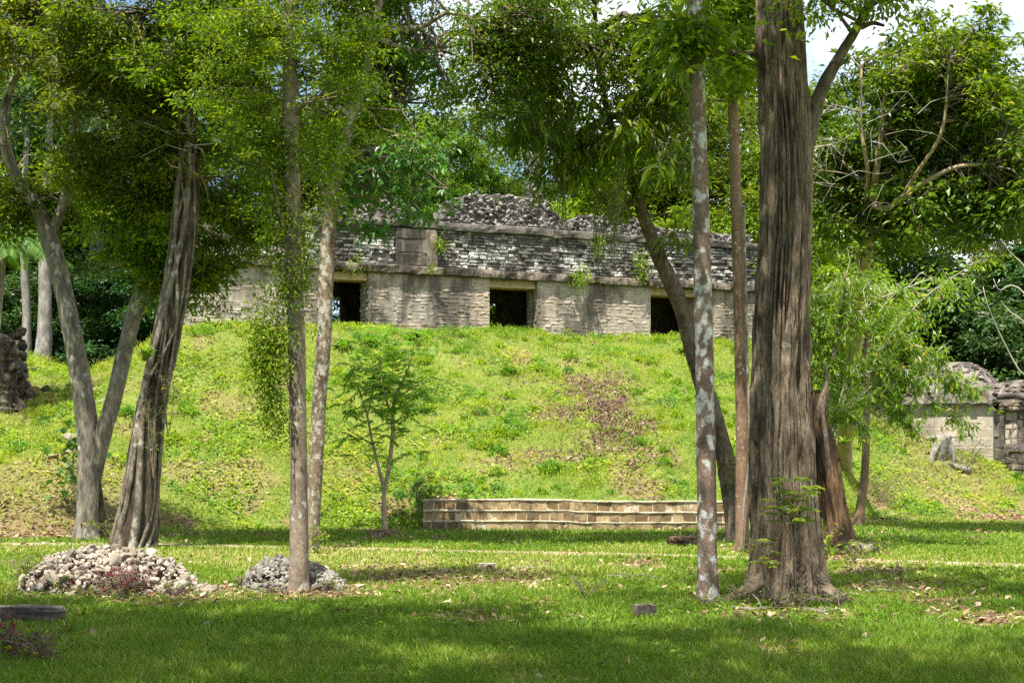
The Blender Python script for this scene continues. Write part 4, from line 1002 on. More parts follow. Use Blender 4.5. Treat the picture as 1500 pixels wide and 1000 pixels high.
t.crown(blobs_px([(385, 60, 17.2, 70, 70, .8, 48), (480, 40, 17.2, 70, 60, .8, 36), (360, 150, 17.4, 56, 56, .6, 34), (392, 230, 17.5, 34, 70, .5, 34), (404, 330, 17.5, 26, 60, .4, 22), (330, 40, 17, 50, 50, .7, 22), (430, -160, 16.2, 190, 90, 1.3, 40)]), LB('leaf_mid'), 3, per=80, L=(.04, .078), clump=.22, flat=.5, tw=.5, tr=.006)
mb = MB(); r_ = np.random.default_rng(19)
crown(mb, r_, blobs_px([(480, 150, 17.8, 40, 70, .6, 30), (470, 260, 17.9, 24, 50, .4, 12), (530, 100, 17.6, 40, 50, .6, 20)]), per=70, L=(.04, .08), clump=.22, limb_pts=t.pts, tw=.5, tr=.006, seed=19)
mb.build('sun_toned_spray', LB('leaf_bright'), t.root, t.base)  # sunlight on this side of the crown is painted as brighter leaves
d_c = d
# the vine itself
rng = np.random.default_rng(77); mb = MB(); root_v = P(428, 700, d_c - .14)
for k, (pts) in enumerate(([(424, 640), (424, 560), (414, 520), (405, 470), (418, 420), (412, 360), (404, 300), (405, 230)], [(427, 720), (425, 600), (420, 540), (424, 480), (428, 420), (416, 350), (410, 330), (402, 260)], [(440, 540), (442, 450), (444, 380), (430, 300), (436, 210)])):
    p = catmull(np.array([P(a, b, d_c - .15 - .02 * k) for a, b in pts]), 50); tube(mb, p, np.full(50, .007), 5, None, .5, 1)
C = []
for (px, py, rx, ry, n) in ((400, 500, 36, 76, 110), (404, 590, 18, 50, 34), (384, 540, 24, 44, 40), (420, 420, 26, 40, 30), (438, 400, 26, 60, 30), (412, 330, 14, 50, 18), (444, 330, 10, 60, 14), (400, 250, 16, 50, 18), (432, 240, 12, 70, 16)):
    C.append(np.array([P(px + rng.normal(0, .45) * rx, py + rng.normal(0, .45) * ry, d_c - .1 + rng.normal(0, .10)) for _ in range(n)]))
C = np.concatenate(C); idx = np.repeat(np.arange(len(C)), 26); off = rng.normal(0, .07, (len(idx), 3))
leaves(mb, rng, C[idx] + off, off + rng.normal(0, .05, off.shape) + [0, 0, -.03], rng.normal(0, .5, off.shape) + [0, -.3, 1], .03 + .035 * rng.random(len(idx)), .022 + .01 * rng.random(len(idx)), .15, .2)
tag(mb.build('climbing_vine', LB('leaf_bright'), None, root_v), 'leafy bright green vine bulging from the slim trunk before the ruin wall', 'vine')

# speckled leaning tree
d = gd(806); t = Tree('speckled_tree', [P(456, 0, d)[0], d, 0], 'pale speckled tree leaning to the right beside the doorway it half hides', 'tree')
t.trunk([(455, 812, d, 26), (457, 780, d, 22), (462, 700, d, 22), (467, 600, d, 21), (474, 500, d, 21), (478, 400, d, 21), (482, 330, d, 20), (491, 260, d, 20), (505, 210, d - .1, 18), (520, 160, d - .2, 14), (540, 90, d - .5, 12), (556, 0, d - 1, 10), (560, -120, d - 1.6, 8)], M['bark_speckle'], 22, 130, bark_disp(.012, 2.0, 6, 41, .2, .2, 4, 0, 0, 6, .3, .10))
rng = np.random.default_rng(102)
t.limbs([P(590, 150, 25.4), P(640, 60, 24.6), P(470, 150, 25.6), P(700, 40, 24), P(600, 240, 26), P(620, -100, 23)], M['bark_speckle'], .05, .018, rng)
t.crown(blobs_px([(520, 110, 26.4, 75, 90, 1.0, 60), (580, 60, 26, 90, 60, 1.0, 50), (470, 200, 26.4, 50, 60, .8, 32), (540, 200, 26.4, 50, 50, .8, 26), (510, 280, 26.6, 40, 40, .6, 16), (600, -160, 24.6, 160, 60, 1.4, 24)]), LB('leaf_bright'), 4, per=85, L=(.05, .14), clump=.38, flat=.42, tw=.6, thr=.48)
mb = MB(); r_ = np.random.default_rng(17)
crown(mb, r_, blobs_px([(600, 190, 24.6, 54, 90, .8, 20), (560, 260, 25.0, 60, 50, .7, 14), (640, 140, 24.4, 40, 70, .7, 10), (605, 285, 25, 54, 26, .5, 7), (520, 310, 25.4, 50, 30, .4, 7)]), per=30, L=(.09, .17), W=.46, clump=.34, droop=.7, limb_pts=t.pts, tw=.8, seed=5)
mb.build('glossy_spray', LB('leaf_glossy'), t.root, t.base)
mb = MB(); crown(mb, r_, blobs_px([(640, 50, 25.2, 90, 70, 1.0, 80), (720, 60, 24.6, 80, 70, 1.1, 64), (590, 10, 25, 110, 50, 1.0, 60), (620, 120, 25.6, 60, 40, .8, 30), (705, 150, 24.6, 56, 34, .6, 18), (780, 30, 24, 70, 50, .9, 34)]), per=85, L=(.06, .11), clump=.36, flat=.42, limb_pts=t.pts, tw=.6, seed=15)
mb.build('shade_toned_spray', LB('leaf_dark'), t.root, t.base)  # canopy shade at the top is painted as darker leaves

# planted sapling with feathery leaves
d = 30.2; g0 = np.array([P(563, 0, d)[0], d, 0]); t = Tree('feathery_sapling', g0, 'young sapling with feathery leaves standing alone on the lawn before the slope', 'tree')
t.trunk([(563, 784, d, 9.4), (563, 750, d, 7.9), (563, 720, d, 7.2), (569, 690, d, 6.5), (575, 640, d, 6.1), (576, 600, d, 5.8), (584, 570, d, 4.3), (596, 545, d - .1, 3.6), (606, 510, d - .2, 2.2)], M['bark_pale'], 10, 50, bark_disp(.006, 2, 4, 3, .3, .1))
for sp in ([(563, 722, d, 5.8), (556, 690, d, 5.0), (546, 650, d + .1, 4.3), (538, 610, d + .2, 3.6), (527, 575, d + .3, 2.9), (515, 540, d + .4, 2.2)], [(576, 610, d, 4.3), (567, 590, d - .2, 3.6), (560, 560, d - .3, 2.9), (556, 520, d - .3, 2.2)], [(580, 585, d, 3.6), (600, 570, d, 2.9), (625, 558, d, 2.2)], [(545, 650, d, 2.9), (528, 640, d - .2, 2.2), (508, 628, d - .3, 1.4)], [(538, 610, d, 2.9), (546, 570, d, 2.2), (545, 520, d, 1.4)]):
    t.trunk(sp, M['bark_pale'], 7, 18, None, 'limb')
def pinnate(mb, rng, base, dirn, L, nl, ll, mat=0, tmat=1):
    dirn = unit(dirn); p = catmull(np.array([base, base + dirn * L * .5 + [0, 0, L * .06], base + dirn * L + [0, 0, -L * .16]]), 6)
    twigs(mb, p[:-1], p[1:], .005, .003, rng, .0, tmat)
    tt = np.linspace(.18, 1, nl); c = catmull(p, nl + 2)[2:]
    side = unit(np.cross(dirn, [0, 0, 1.]))
    for sgn in (-1, 1):
        ax = dirn[None] * .5 + sgn * side[None] + rng.normal(0, .12, (nl, 3)) + [0, 0, -.18]
        leaves(mb, rng, c, ax, rng.normal(0, .25, (nl, 3)) + [0, 0, 1], ll * (.75 + .4 * np.sin(np.linspace(.5, 2.8, nl))), ll * .34, .1, .2, np.clip(rng.random() * .5 + rng.random(nl) * .5, 0, 1), mat)
mb = MB(); rng = np.random.default_rng(55)
for k in range(300):
    px, py = 566 + rng.normal(0, 1) * 36, 562 + rng.normal(0, 1) * 48
    px = np.clip(px, 488, 640); py = np.clip(py, 487, 668)
    b = P(px, py, d + rng.normal(0, .55)); a = rng.random() * 6.283
    pinnate(mb, rng, b, [math.cos(a), math.sin(a), rng.normal(.1, .35)], .26 + .25 * rng.random(), 9, .125)
mb.build('crown', LB('leaf_feather'), t.root, t.base)
# soil ring
mb = MB(); n = 28; th = np.linspace(0, 2 * np.pi, n, endpoint=False); V = []
for r, z in ((.06, .09), (.22, .08), (.34, .05), (.48, -.02)): V.append(np.stack([g0[0] + r * np.cos(th) * (1 + .15 * np.sin(3 * th)), g0[1] + r * np.sin(th), H(g0[0] + r * np.cos(th), g0[1] + r * np.sin(th)) + z], -1))
i = np.arange(3)[:, None] * n + np.arange(n); j = np.arange(3)[:, None] * n + (np.arange(n) + 1) % n
mb.add(np.concatenate(V), np.stack([i, i + n, j + n, j], -1).reshape(-1, 4), rng.random(4 * n), 0, True)
tag(mb.build('soil_mound', M['soil']), 'ring of bare soil heaped round the foot of the sapling', kind='stuff')

# leaning dark tree in front of the right doorway
d = gd(792); t = Tree('leaning_tree', [P(1074, 0, d)[0], d, 0], 'dark rough tree leaning to the left across the right hand doorway', 'tree')
t.trunk([(1076, 800, d, 32.6), (1075, 770, d, 26.6), (1068, 710, d, 27.4), (1060, 660, d, 26.6), (1046, 610, d, 25.9), (1028, 560, d, 24.4), (1012, 500, d, 24.4), (998, 450, d, 23.7), (976, 400, d, 22.9), (955, 350, d, 20.7), (940, 310, d - .2, 17.8), (925, 260, d - .4, 14.1), (900, 200, d - .7, 11.1), (880, 110, d - 1.2, 8.9), (870, 0, d - 2, 6.7)], M['bark_dark'], 26, 140, bark_disp(.03, 1.4, 7, 61, .25, .3, 4, 0, .02, 8, .8, .12))
rng = np.random.default_rng(103)
t.limbs([P(800, 190, 26), P(970, 150, 26), P(840, 60, 25.4), P(960, 250, 26.6), P(820, 280, 26.6), P(940, 20, 25), P(880, -120, 23.6)], M['bark_dark'], .07, .02, rng)
t.crown(blobs_px([(850, 100, 26.4, 110, 90, 1.4, 70), (960, 160, 26.4, 90, 80, 1.2, 50), (800, 170, 26, 60, 80, 1, 34), (860, 240, 26.8, 90, 50, 1, 30), (960, 50, 25.6, 90, 80, 1.3, 50), (790, 40, 25, 80, 60, 1.1, 40), (950, 250, 26.8, 60, 50, .8, 22), (900, -150, 24.4, 180, 70, 1.6, 26)]), LB('leaf_mid'), 6, per=75, L=(.07, .14), W=.4, clump=.42, flat=.5, droop=.4, tw=.6, thr=.48)
mb = MB(); r_ = np.random.default_rng(27)
crown(mb, r_, blobs_px([(925, 280, 26.2, 60, 50, .6, 20), (860, 260, 26.0, 60, 40, .6, 16), (940, 200, 25.6, 70, 70, .8, 22), (850, 150, 25.2, 80, 70, .8, 20), (970, 90, 25, 60, 60, .8, 16), (740, 120, 24.6, 26, 60, .5, 10), (760, 190, 24.8, 16, 30, .5, 7), (1000, 300, 26.8, 30, 60, .6, 14)]), per=20, L=(.20, .34), W=.22, clump=.36, droop=1.1, limb_pts=t.pts, tw=.8, seed=25)
mb.build('drooping_spray', LB('leaf_mid'), t.root, t.base)

# hanging moss
def moss(px, py0, py1, dd, wpx, n, label, seed):
    rng = np.random.default_rng(seed); mb = MB(); top = P(px, py0, dd); L = (py1 - py0) / F * dd
    for k in range(n):
        x0 = top + [rng.normal(0, wpx / F * dd * .4), rng.normal(0, .08), rng.random() * .1]; l = L * (.45 + .55 * rng.random()); m = 8
        sgn = rng.normal(0, .06, 2); q = np.array([x0 + [sgn[0] * (j / m) * l + rng.normal(0, .012), sgn[1] * (j / m) * l, -l * j / m] for j in range(m + 1)])
        twigs(mb, q[:-1], q[1:], .008, .006, rng, .08, 0)
        c = q[rng.integers(0, m + 1, 26)] + rng.normal(0, .02, (26, 3)); leaves(mb, rng, c, rng.normal(0, .5, (26, 3)) + [0, 0, -1], rng.normal(0, 1, (26, 3)), .05 + .05 * rng.random(26), .010, .1, .1)
    tag(mb.build('hanging_moss', M['moss'], None, top), label, 'moss', 'grey green moss hanging from the leaning tree')
moss(898, 285, 395, 26.3, 20, 16, 'widest hanging tuft of grey moss beside the bend of the leaning trunk', 1)
moss(872, 300, 430, 26.2, 7, 8, 'longest thin strand of moss hanging in front of the stained ruin wall', 2)
moss(822, 270, 360, 26.2, 9, 6, 'slanting wisp of moss left of the long strand', 3)
moss(905, 240, 330, 25.6, 12, 10, 'short moss tuft high under the leaning crown', 4)
moss(835, 130, 210, 25.2, 14, 10, 'moss tuft hanging in the middle of the leaning crown', 5)
moss(1000, 120, 200, 26., 14, 10, 'moss tuft hanging next to the tall lichen trunk', 6)

# tall straight lichen blotched tree
d = gd(880); t = Tree('lichen_tree', [P(1036, 0, d)[0], d, 0], 'tall straight slender tree with white lichen blotches left of the massive trunk', 'tree')
t.trunk([(1037, 890, d, 42), (1037, 868, d, 34), (1036, 800, d, 29), (1034, 650, d, 28.5), (1032, 520, d, 27), (1029, 400, d, 26), (1025, 250, d, 24), (1021, 120, d, 23), (1018, 0, d, 22), (1012, -200, d - .2, 19), (1004, -430, d - .6, 14), (996, -560, d - 1, 10)], M['bark_lichen'], 24, 170, bark_disp(.006, 1.6, 6, 71, .28, .10, 5, .5, 0, 6, .3, .05))
rng = np.random.default_rng(104)
t.limbs([np.array([.5, 14.6, 12.2]), np.array([3.8, 14, 11.6]), np.array([1.2, 12.5, 12.6])], M['bark_lichen'], .06, .02, rng)
t.crown(blobs_w([(.8, 14.0, 12.3, 2.0, 1.6, 1.1, 40), (3.0, 13.4, 12.2, 1.6, 1.4, 1.0, 26)]) + blobs_px([(1012, 60, 16.2, 26, 34, .3, 12)]), LB('leaf_mid'), 7, per=70, L=(.10, .2), clump=.5, tw=.5)

# thin reddish tree behind it, with a bare liana
d = gd(809); t = Tree('reddish_tree', [P(1087, 0, d)[0], d, 0], 'thin reddish straight tree close to the left edge of the massive trunk', 'tree')
t.trunk([(1088, 816, d, 24), (1087, 780, d, 20), (1087, 650, d, 18.5), (1084, 500, d, 17.5), (1081, 380, d, 17), (1077, 250, d, 16), (1073, 140, d, 14.5), (1072, 0, d, 13), (1070, -160, d - .4, 10)], M['bark_reddish'], 16, 130, bark_disp(.006, 3, 5, 81, .2, .15, 4, 0, 0, 6, .3, .05))
rng = np.random.default_rng(105); t.limbs([P(1100, 40, 23.6), P(1040, 90, 23.8), P(1120, -110, 23), P(1040, -120, 23)], M['bark_reddish'], .035, .012, rng)
t.crown(blobs_px([(1075, 120, 23.6, 46, 40, .6, 24), (1100, 50, 23.4, 60, 50, .8, 34), (1050, 40, 23.2, 50, 50, .8, 30), (1080, -120, 22.6, 140, 90, 1.6, 60)]), LB('leaf_bright'), 8, per=90, L=(.05, .14), clump=.36, tw=.6)
mb = MB(); p = catmull(np.array([P(1086, 806, d - .3), P(1090, 740, d - .25), P(1098, 660, d - .2), P(1096, 560, d - .15), P(1092, 420, d - .12), P(1090, 300, d - .1)]), 70); tube(mb, p, np.full(70, .022), 8, bark_disp(.004, 3, 4, 3)); 
tag(mb.build('liana', M['bark_grey'], None, p[0]), 'bare grey liana slanting up past the thin reddish trunk', 'vine')

# the massive tree
d = gd(878); t = Tree('massive_tree', [P(1152, 0, d)[0], d, 0], 'massive dark tree with deeply fissured bark and flaring roots right of the centre', 'tree')
t.trunk([(1150, 892, d, 112), (1150, 870, d, 106), (1151, 820, d, 103), (1150, 760, d, 100), (1147, 680, d, 95), (1145, 600, d, 91), (1144, 520, d, 84), (1146, 440, d, 79), (1150, 360, d, 76), (1152, 280, d, 76), (1151, 200, d, 77), (1147, 120, d, 74), (1143, 40, d, 70), (1141, -60, d, 66), (1140, -250, d, 58), (1142, -450, d - .2, 44), (1150, -600, d - .6, 26)],
        M['bark_big'], 260, 360, bark_disp(.050, .8, 12, 91, .62, .30, 7, .7, .075, 9, .42, .07))
t.trunk([(1180, 230, d, 20), (1190, 180, d - .05, 20), (1205, 130, d - .1, 18), (1232, 80, d - .2, 15.5), (1256, 40, d - .3, 14), (1282, -10, d - .5, 12), (1320, -100, d - .9, 12)], M['bark_dark'], 18, 50, bark_disp(.02, 1.6, 6, 93, 0, 1, 4, 0, 0, 6, .3, .15), 'limb')
t.trunk([(1112, 80, d, 9), (1090, 78, d - .1, 7), (1060, 76, d - .2, 6), (1035, 78, d - .3, 4)], M['bark_dark'], 9, 20, bark_disp(.005, 3, 4, 4), 'limb')
t.trunk([(1262, 40, d - .3, 9), (1278, 34, d - .4, 7), (1295, 38, d - .5, 4)], M['bark_dark'], 8, 12, None, 'limb')
for k, sp in enumerate(([(1188, 846, d - .15, 40), (1212, 866, d - .35, 26), (1236, 877, d - .45, 15), (1262, 884, d - .5, 6)], [(1112, 850, d - .15, 36), (1090, 866, d - .3, 22), (1070, 876, d - .4, 12), (1056, 882, d - .45, 5)])):
    t.trunk(sp, M['bark_big'], 22, 40, bark_disp(.03, .8, 7, 95 + k, 0, 1, 4, 0, .03, 8, .4, .2), 'root')
rng = np.random.default_rng(106)
t.limbs([np.array([4.6, 13.0, 10.5]), np.array([1.0, 12.6, 11.5]), np.array([6.4, 14.6, 10.6]), np.array([3.2, 11.0, 12.2])], M['bark_big'], .16, .05, rng)
t.crown(blobs_px([(1310, -14, 15.4, 40, 16, .4, 7), (1225, -14, 15.4, 50, 22, .5, 9)]) + blobs_w([(5.2, 12.6, 10.8, 1.9, 1.3, .9, 34), (.2, 11.6, 11.6, 1.9, 1.3, .9, 30), (6.9, 14.2, 10.6, 1.5, 1.3, .9, 24), (3.2, 10.8, 12.2, 1.6, 1.2, .9, 20)]), LB('leaf_mid'), 9, per=80, L=(.05, .12), clump=.42, tw=.6)

# hollow rotten trunk behind it
d = gd(812); t = Tree('hollow_trunk', [P(1225, 0, d)[0], d, 0], 'broken hollow trunk of orange brown rotten wood behind the massive tree', 'dead tree')
t.trunk([(1238, 826, d, 60), (1231, 800, d, 50), (1224, 760, d, 42), (1216, 710, d, 39), (1208, 660, d, 36), (1200, 620, d, 28), (1196, 590, d, 24), (1193, 572, d, 8)], M['wood_rot'], 60, 90, bark_disp(.07, .4, 9, 111, .35, .25, 5, 1.5, .10, 11, .2, .15))
t.trunk([(1192, 800, d + .2, 26), (1192, 740, d + .2, 22), (1190, 660, d + .2, 20), (1186, 590, d + .2, 14), (1184, 545, d + .2, 6)], M['wood_rot'], 26, 50, bark_disp(.03, .6, 5, 113, .2, .2, 4, 0, .03, 7, .3), 'shell')
t.trunk([(1196, 620, d, 14), (1204, 585, d - .1, 9), (1212, 560, d - .1, 7), (1208, 530, d - .2, 4)], M['bark_dark'], 9, 18, bark_disp(.008, 2, 4, 3), 'limb')
t.trunk([(1214, 680, d - .1, 9), (1210, 640, d - .2, 7), (1206, 600, d - .2, 5), (1212, 570, d - .2, 3)], M['bark_dark'], 8, 18, bark_disp(.006, 2, 4, 5), 'limb')
t.trunk([(1246, 800, d - .05, 26), (1266, 806, d, 18), (1284, 800, d + .25, 9)], M['wood_grey'], 14, 20, bark_disp(.02, 2, 5, 6), 'root')

# slim tree right of it carrying the big dark crown
b = ground_at(1240, 690); d = b[1]
t = Tree('broad_crowned_tree', b, 'broad crowned tree with glossy dark leaves and several pale tan stems at the right', 'tree')
e_ = d - 29.6
for k, sp in enumerate(([(1238, 694, d, 19), (1244, 600, d - .2 * e_, 16), (1254, 520, d - .4 * e_, 15), (1262, 450, d - .55 * e_, 15), (1270, 380, d - .7 * e_, 15), (1277, 320, d - .85 * e_, 14), (1282, 265, 29.6, 11), (1290, 200, 29.2, 8), (1300, 110, 28.6, 5)], [(1281, 300, 29.8, 10), (1300, 305, 29.4, 9), (1322, 288, 29, 8), (1350, 270, 28.6, 7), (1400, 245, 28.2, 6), (1460, 240, 28, 3)], [(1230, 692, d + .1, 13), (1236, 600, d - .2 * e_, 11), (1246, 500, d - .4 * e_, 10), (1254, 420, d - .6 * e_, 10), (1264, 330, d - .8 * e_, 9), (1272, 260, 29.6, 7), (1262, 190, 29.2, 5), (1262, 100, 29, 3)], [(1322, 288, 29, 7), (1345, 250, 28.5, 6), (1380, 190, 28, 5), (1390, 90, 27.8, 3)])):
    t.trunk(sp, M['bark_pale'], 14, 70, bark_disp(.010, 1, 5, 120 + k, .2 if k in (0, 2) else 0, .2, 3, 0, 0, 5, .3, .06), 'trunk' if k == 0 else 'limb')
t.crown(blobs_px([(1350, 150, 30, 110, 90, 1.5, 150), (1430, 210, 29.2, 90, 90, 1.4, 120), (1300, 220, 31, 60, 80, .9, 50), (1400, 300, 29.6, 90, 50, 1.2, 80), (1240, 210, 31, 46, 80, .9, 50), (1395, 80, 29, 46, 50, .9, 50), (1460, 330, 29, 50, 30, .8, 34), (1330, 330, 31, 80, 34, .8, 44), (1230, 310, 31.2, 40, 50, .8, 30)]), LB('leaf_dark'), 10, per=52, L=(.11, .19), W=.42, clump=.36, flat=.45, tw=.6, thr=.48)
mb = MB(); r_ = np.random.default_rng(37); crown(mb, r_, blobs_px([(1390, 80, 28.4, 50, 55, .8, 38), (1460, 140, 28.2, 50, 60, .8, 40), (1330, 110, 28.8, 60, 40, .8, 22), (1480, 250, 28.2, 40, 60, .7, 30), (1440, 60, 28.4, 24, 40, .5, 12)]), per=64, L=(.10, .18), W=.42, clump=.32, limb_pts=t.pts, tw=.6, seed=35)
mb.build('sun_toned_spray', LB('leaf_mid'), t.root, t.base)  # sun on the crown's upper right edge is put into lighter leaf colour
mb = MB(); A = np.array([P(1200 + 150 * r_.random(), 150 + 130 * r_.random(), 27.2 + .8 * r_.random()) for _ in range(22)]); B = A + r_.normal(0, 1, (22, 3)) * [.6, .25, .26]
twigs(mb, A, B, .008, .003, r_, .2, 0); E = B[np.repeat(np.arange(22), 3)]; twigs(mb, E, E + r_.normal(0, .22, E.shape), .005, .002, r_, .1, 0)
mb.build('bare_twigs', M['twig_pale'], t.root, t.base)

# slender leaning stem in front of the right slope
d = gd(770); t = Tree('slender_tree', [P(1257, 0, d)[0], d, float(H(P(1257, 0, d)[0], d))], 'slender brown stem curving up from the lawn right of the hollow trunk', 'tree')
t.trunk([(1256, 776, d, 20), (1261, 740, d, 14), (1267, 690, d, 12), (1269, 620, d, 11), (1270, 540, d, 10), (1269, 460, d, 9), (1266, 380, d, 8), (1258, 320, d - .2, 6), (1240, 260, d - .4, 4)], M['bark_reddish'], 14, 80, bark_disp(.008, 2, 5, 131, .35, .12))
rng = np.random.default_rng(107); t.crown(blobs_px([(1240, 270, d - .4, 50, 60, .8, 36), (1215, 350, d, 30, 60, .6, 22)]), LB('leaf_mid'), 11, per=80, L=(.08, .15), clump=.36, tw=.6)

# willow-leaved shrub
d = 26.5; b = np.array([P(1215, 0, d)[0], d, 0]); b[2] = H(b[0], b[1]); t = Tree('willowy_shrub', b, 'bright willow leaved shrub arching over the slope between massive trunk and vaulted ruin', 'shrub')
stems = [[(1216, 700, 26.6, 4.4), (1212, 600, 26.4, 3.9), (1220, 520, 26.2, 3.3), (1235, 440, 26, 2.8), (1240, 400, 26, 1.7)], [(1214, 660, 26.6, 3.9), (1240, 560, 26.2, 3.3), (1290, 510, 25.8, 2.8), (1350, 440, 25.4, 2.2), (1420, 390, 25, 1.1)], [(1216, 640, 26.6, 3.3), (1260, 540, 26, 2.8), (1320, 500, 25.6, 2.2), (1380, 530, 25.2, 1.7), (1430, 580, 25, 1.1)], [(1216, 640, 26.6, 3.3), (1270, 570, 26, 2.8), (1330, 560, 25.6, 2.2), (1380, 600, 25.4, 1.7), (1420, 620, 25.2, 1.1)], [(1216, 660, 26.6, 3.3), (1250, 590, 26, 2.2), (1300, 590, 25.8, 1.7), (1340, 630, 25.6, 1.1)], [(1214, 600, 26.6, 2.8), (1196, 520, 26.6, 2.2), (1192, 430, 26.6, 1.7)], [(1220, 520, 26.2, 2.8), (1270, 450, 26, 2.2), (1330, 420, 25.8, 1.1)], [(1214, 640, 26.4, 2.8), (1230, 600, 25.8, 2.2), (1260, 620, 25.4, 1.1)], [(1240, 560, 26.2, 2.2), (1290, 540, 25.7, 1.7), (1350, 545, 25.4, 1.1), (1400, 560, 25.1, 0.8)]]
C = []
for k, sp in enumerate(stems):
    t.trunk(sp, M['twig_pale'] if k else M['twig'], 7, 40, None, 'stem'); C.append(t.last[0][12:])
C = np.concatenate(C); rng = np.random.default_rng(108); mb = MB()
m = 470; A = C[rng.integers(0, len(C), m)]; B = A + rng.normal(0, .22, (m, 3)) + [.05, -.02, -.05]; twigs(mb, A, B, .006, .003, rng, .1)
idx = np.repeat(np.arange(m), 12); tt = rng.random(len(idx))[:, None]; pos = A[idx] * (1 - tt) + B[idx] * tt + rng.normal(0, .03, (len(idx), 3))
leaves(mb, rng, pos, rng.normal(0, .6, pos.shape) + [.15, 0, -.75], rng.normal(0, .5, pos.shape) + [0, -.3, .8], .10 + .09 * rng.random(len(idx)), .03 + .012 * rng.random(len(idx)), .12, .15)
mb.build('crown', LB('leaf_willow', 'twig_pale'), t.root, t.base)
C2 = MB(); crown(C2, rng, blobs_px([(1210, 470, 26.8, 30, 90, .5, 30), (1240, 430, 27, 46, 50, .6, 14), (1215, 590, 27, 30, 60, .5, 14), (1320, 450, 27, 80, 40, .7, 20), (1390, 410, 26.4, 50, 30, .6, 12)]), per=60, L=(.07, .13), W=.35, clump=.3, droop=.5, limb_pts=t.pts, tw=.6, tr=.006, seed=41)
C2.build('inner_foliage', LB('leaf_willow', 'twig_pale'), t.root, t.base)

# bare branches arching in at the right edge
d = 24.; t = Tree('bare_branch_shrub', [P(1530, 0, d)[0], d, 0], 'thin bare branches arching in from the right edge before the dark trees', 'shrub')
for sp in ([(1530, 800, d, 5.9), (1526, 650, d, 4.5), (1515, 560, d, 3.2), (1495, 545, d - .1, 2.6), (1470, 500, d - .2, 2.0), (1448, 450, d - .3, 1.3), (1440, 420, d - .3, 1.0)], [(1526, 650, d, 3.9), (1520, 480, d, 3.2), (1500, 430, d, 2.6), (1480, 418, d, 2.0), (1464, 425, d, 1.3), (1455, 408, d, 1.0)], [(1520, 480, d, 2.6), (1505, 400, d, 2.0), (1480, 370, d, 1.6), (1466, 350, d, 1.0)], [(1518, 500, d, 2.6), (1498, 470, d, 2.0), (1478, 455, d, 1.3), (1466, 440, d, 0.8)]):
    t.trunk(sp, M['twig_pale'], 6, 40, None, 'stem' if sp[0][1] > 500 else 'branch')

# trees whose trunks stand outside the picture and whose crowns shade the near lawn
for k, (bx, by, h, bl, lab) in enumerate(((-8.2, 8.5, 13, [(-7.5, 10.2, 12, 2.4, 2.0, 1.1, 50), (-4.6, 10.4, 12.2, 2.1, 1.8, 1.0, 42), (-1.6, 9.4, 12.4, 2.1, 1.7, 1.0, 32), (-10.4, 11.6, 12, 2.0, 2.0, 1.1, 60)], 'tall shade tree just outside the left of the view over the near lawn'),
                                    (7.0, 6.0, 13, [(5.2, 8.4, 11.8, 1.5, 1.2, .9, 13), (2.6, 7.6, 12, 2.0, 1.3, 1.0, 16), (-.2, 6.4, 12.4, 2.2, 1.4, 1.0, 18), (7.6, 8.6, 11.6, 1.6, 1.4, .9, 12)], 'tall shade tree just outside the right of the view over the near lawn'),
                                    (-4.5, 3.0, 13, [(-5.2, 6.8, 12, 2.4, 1.7, 1, 38), (-2.8, 5.4, 12.2, 2.2, 1.6, 1, 34), (-7.6, 7.6, 12, 2.2, 1.6, 1, 44), (-.6, 7.0, 12, 2, 1.3, 1, 18)], 'tall shade tree behind the viewpoint over the near lawn'))):
    t = Tree('shade_tree', [bx, by, 0], lab, 'tree', None); rng = np.random.default_rng(200 + k)
    t.trunk(None, M['bark_grey'], 18, 60, bark_disp(.02, 1, 6, 140 + k, .3, .4, 4, 0, .02, 6, .3), world=(lambda p: (p[:, :3], p[:, 3]))(catmull(np.array([[bx, by, -.1, .32], [bx + .1, by, 4, .24], [bx, by + .1, 8, .19], [bx + .2, by + .3, h - .5, .09]]), 60)))
    bl = [(b_[0] + .5, b_[1] - 1.4, *b_[2:]) for b_ in bl]
    t.limbs([np.array(b_[:3]) for b_ in bl], M['bark_grey'], .10, .03, rng)
    t.crown(blobs_w(bl), LB('leaf_mid'), 210 + k, per=110, L=(.12, .22), W=.5, clump=.55, tw=.5)

# ------------------------------------------------------------------ small plants and things on the ground
def rosette(px, py, dd, n, L, W, label, mat, seed, cat='plant', group=None, up=.9, name='bromeliad', on_ground=False, dead=0, face=(0, 0, 0)):
    rng = np.random.default_rng(seed); b = ground_at(px, py) if on_ground else P(px, py, dd); mb = MB()
    for k in range(n):
        a = rng.random() * 6.283; l = L * (.6 + .5 * rng.random()); m = 6; w = W * (.7 + .5 * rng.random())
        dr = unit(np.array([math.cos(a), math.sin(a), up * (.5 + rng.random())]) + face); sd = unit(np.cross(dr, [0, 0, 1.])); s = np.linspace(0, 1, m)
        isdead = rng.random() < dead
        c = b + dr * l * s[:, None] + np.array([0, 0, -1.]) * (l * (.32 + .3 * rng.random() + .5 * isdead) * s ** 2.2)[:, None]
        ww = (w * np.sin(np.pi * (.12 + .88 * s) ** .8) ** .6 * (1 - s ** 6))[:, None]
        V = np.stack([c - sd * ww, c + np.array([0, 0, -.25]) * ww, c + sd * ww], 1).reshape(-1, 3)
        i = np.arange(m - 1)[:, None] * 3; mb.add(V, np.concatenate([i + [[0, 1, 4, 3]], i + [[1, 2, 5, 4]]]), rng.random(), 1 if isdead else 0, True)
    return tag(mb.build(name, [M[mat], M['dead_strap']], None, b), label, cat, group)
rosette(212, 528, FIG - .55, 16, .55, .045, 'upright strap leaved bromeliad on the left side of the strangler fig', 'strap', 1, up=1.3)
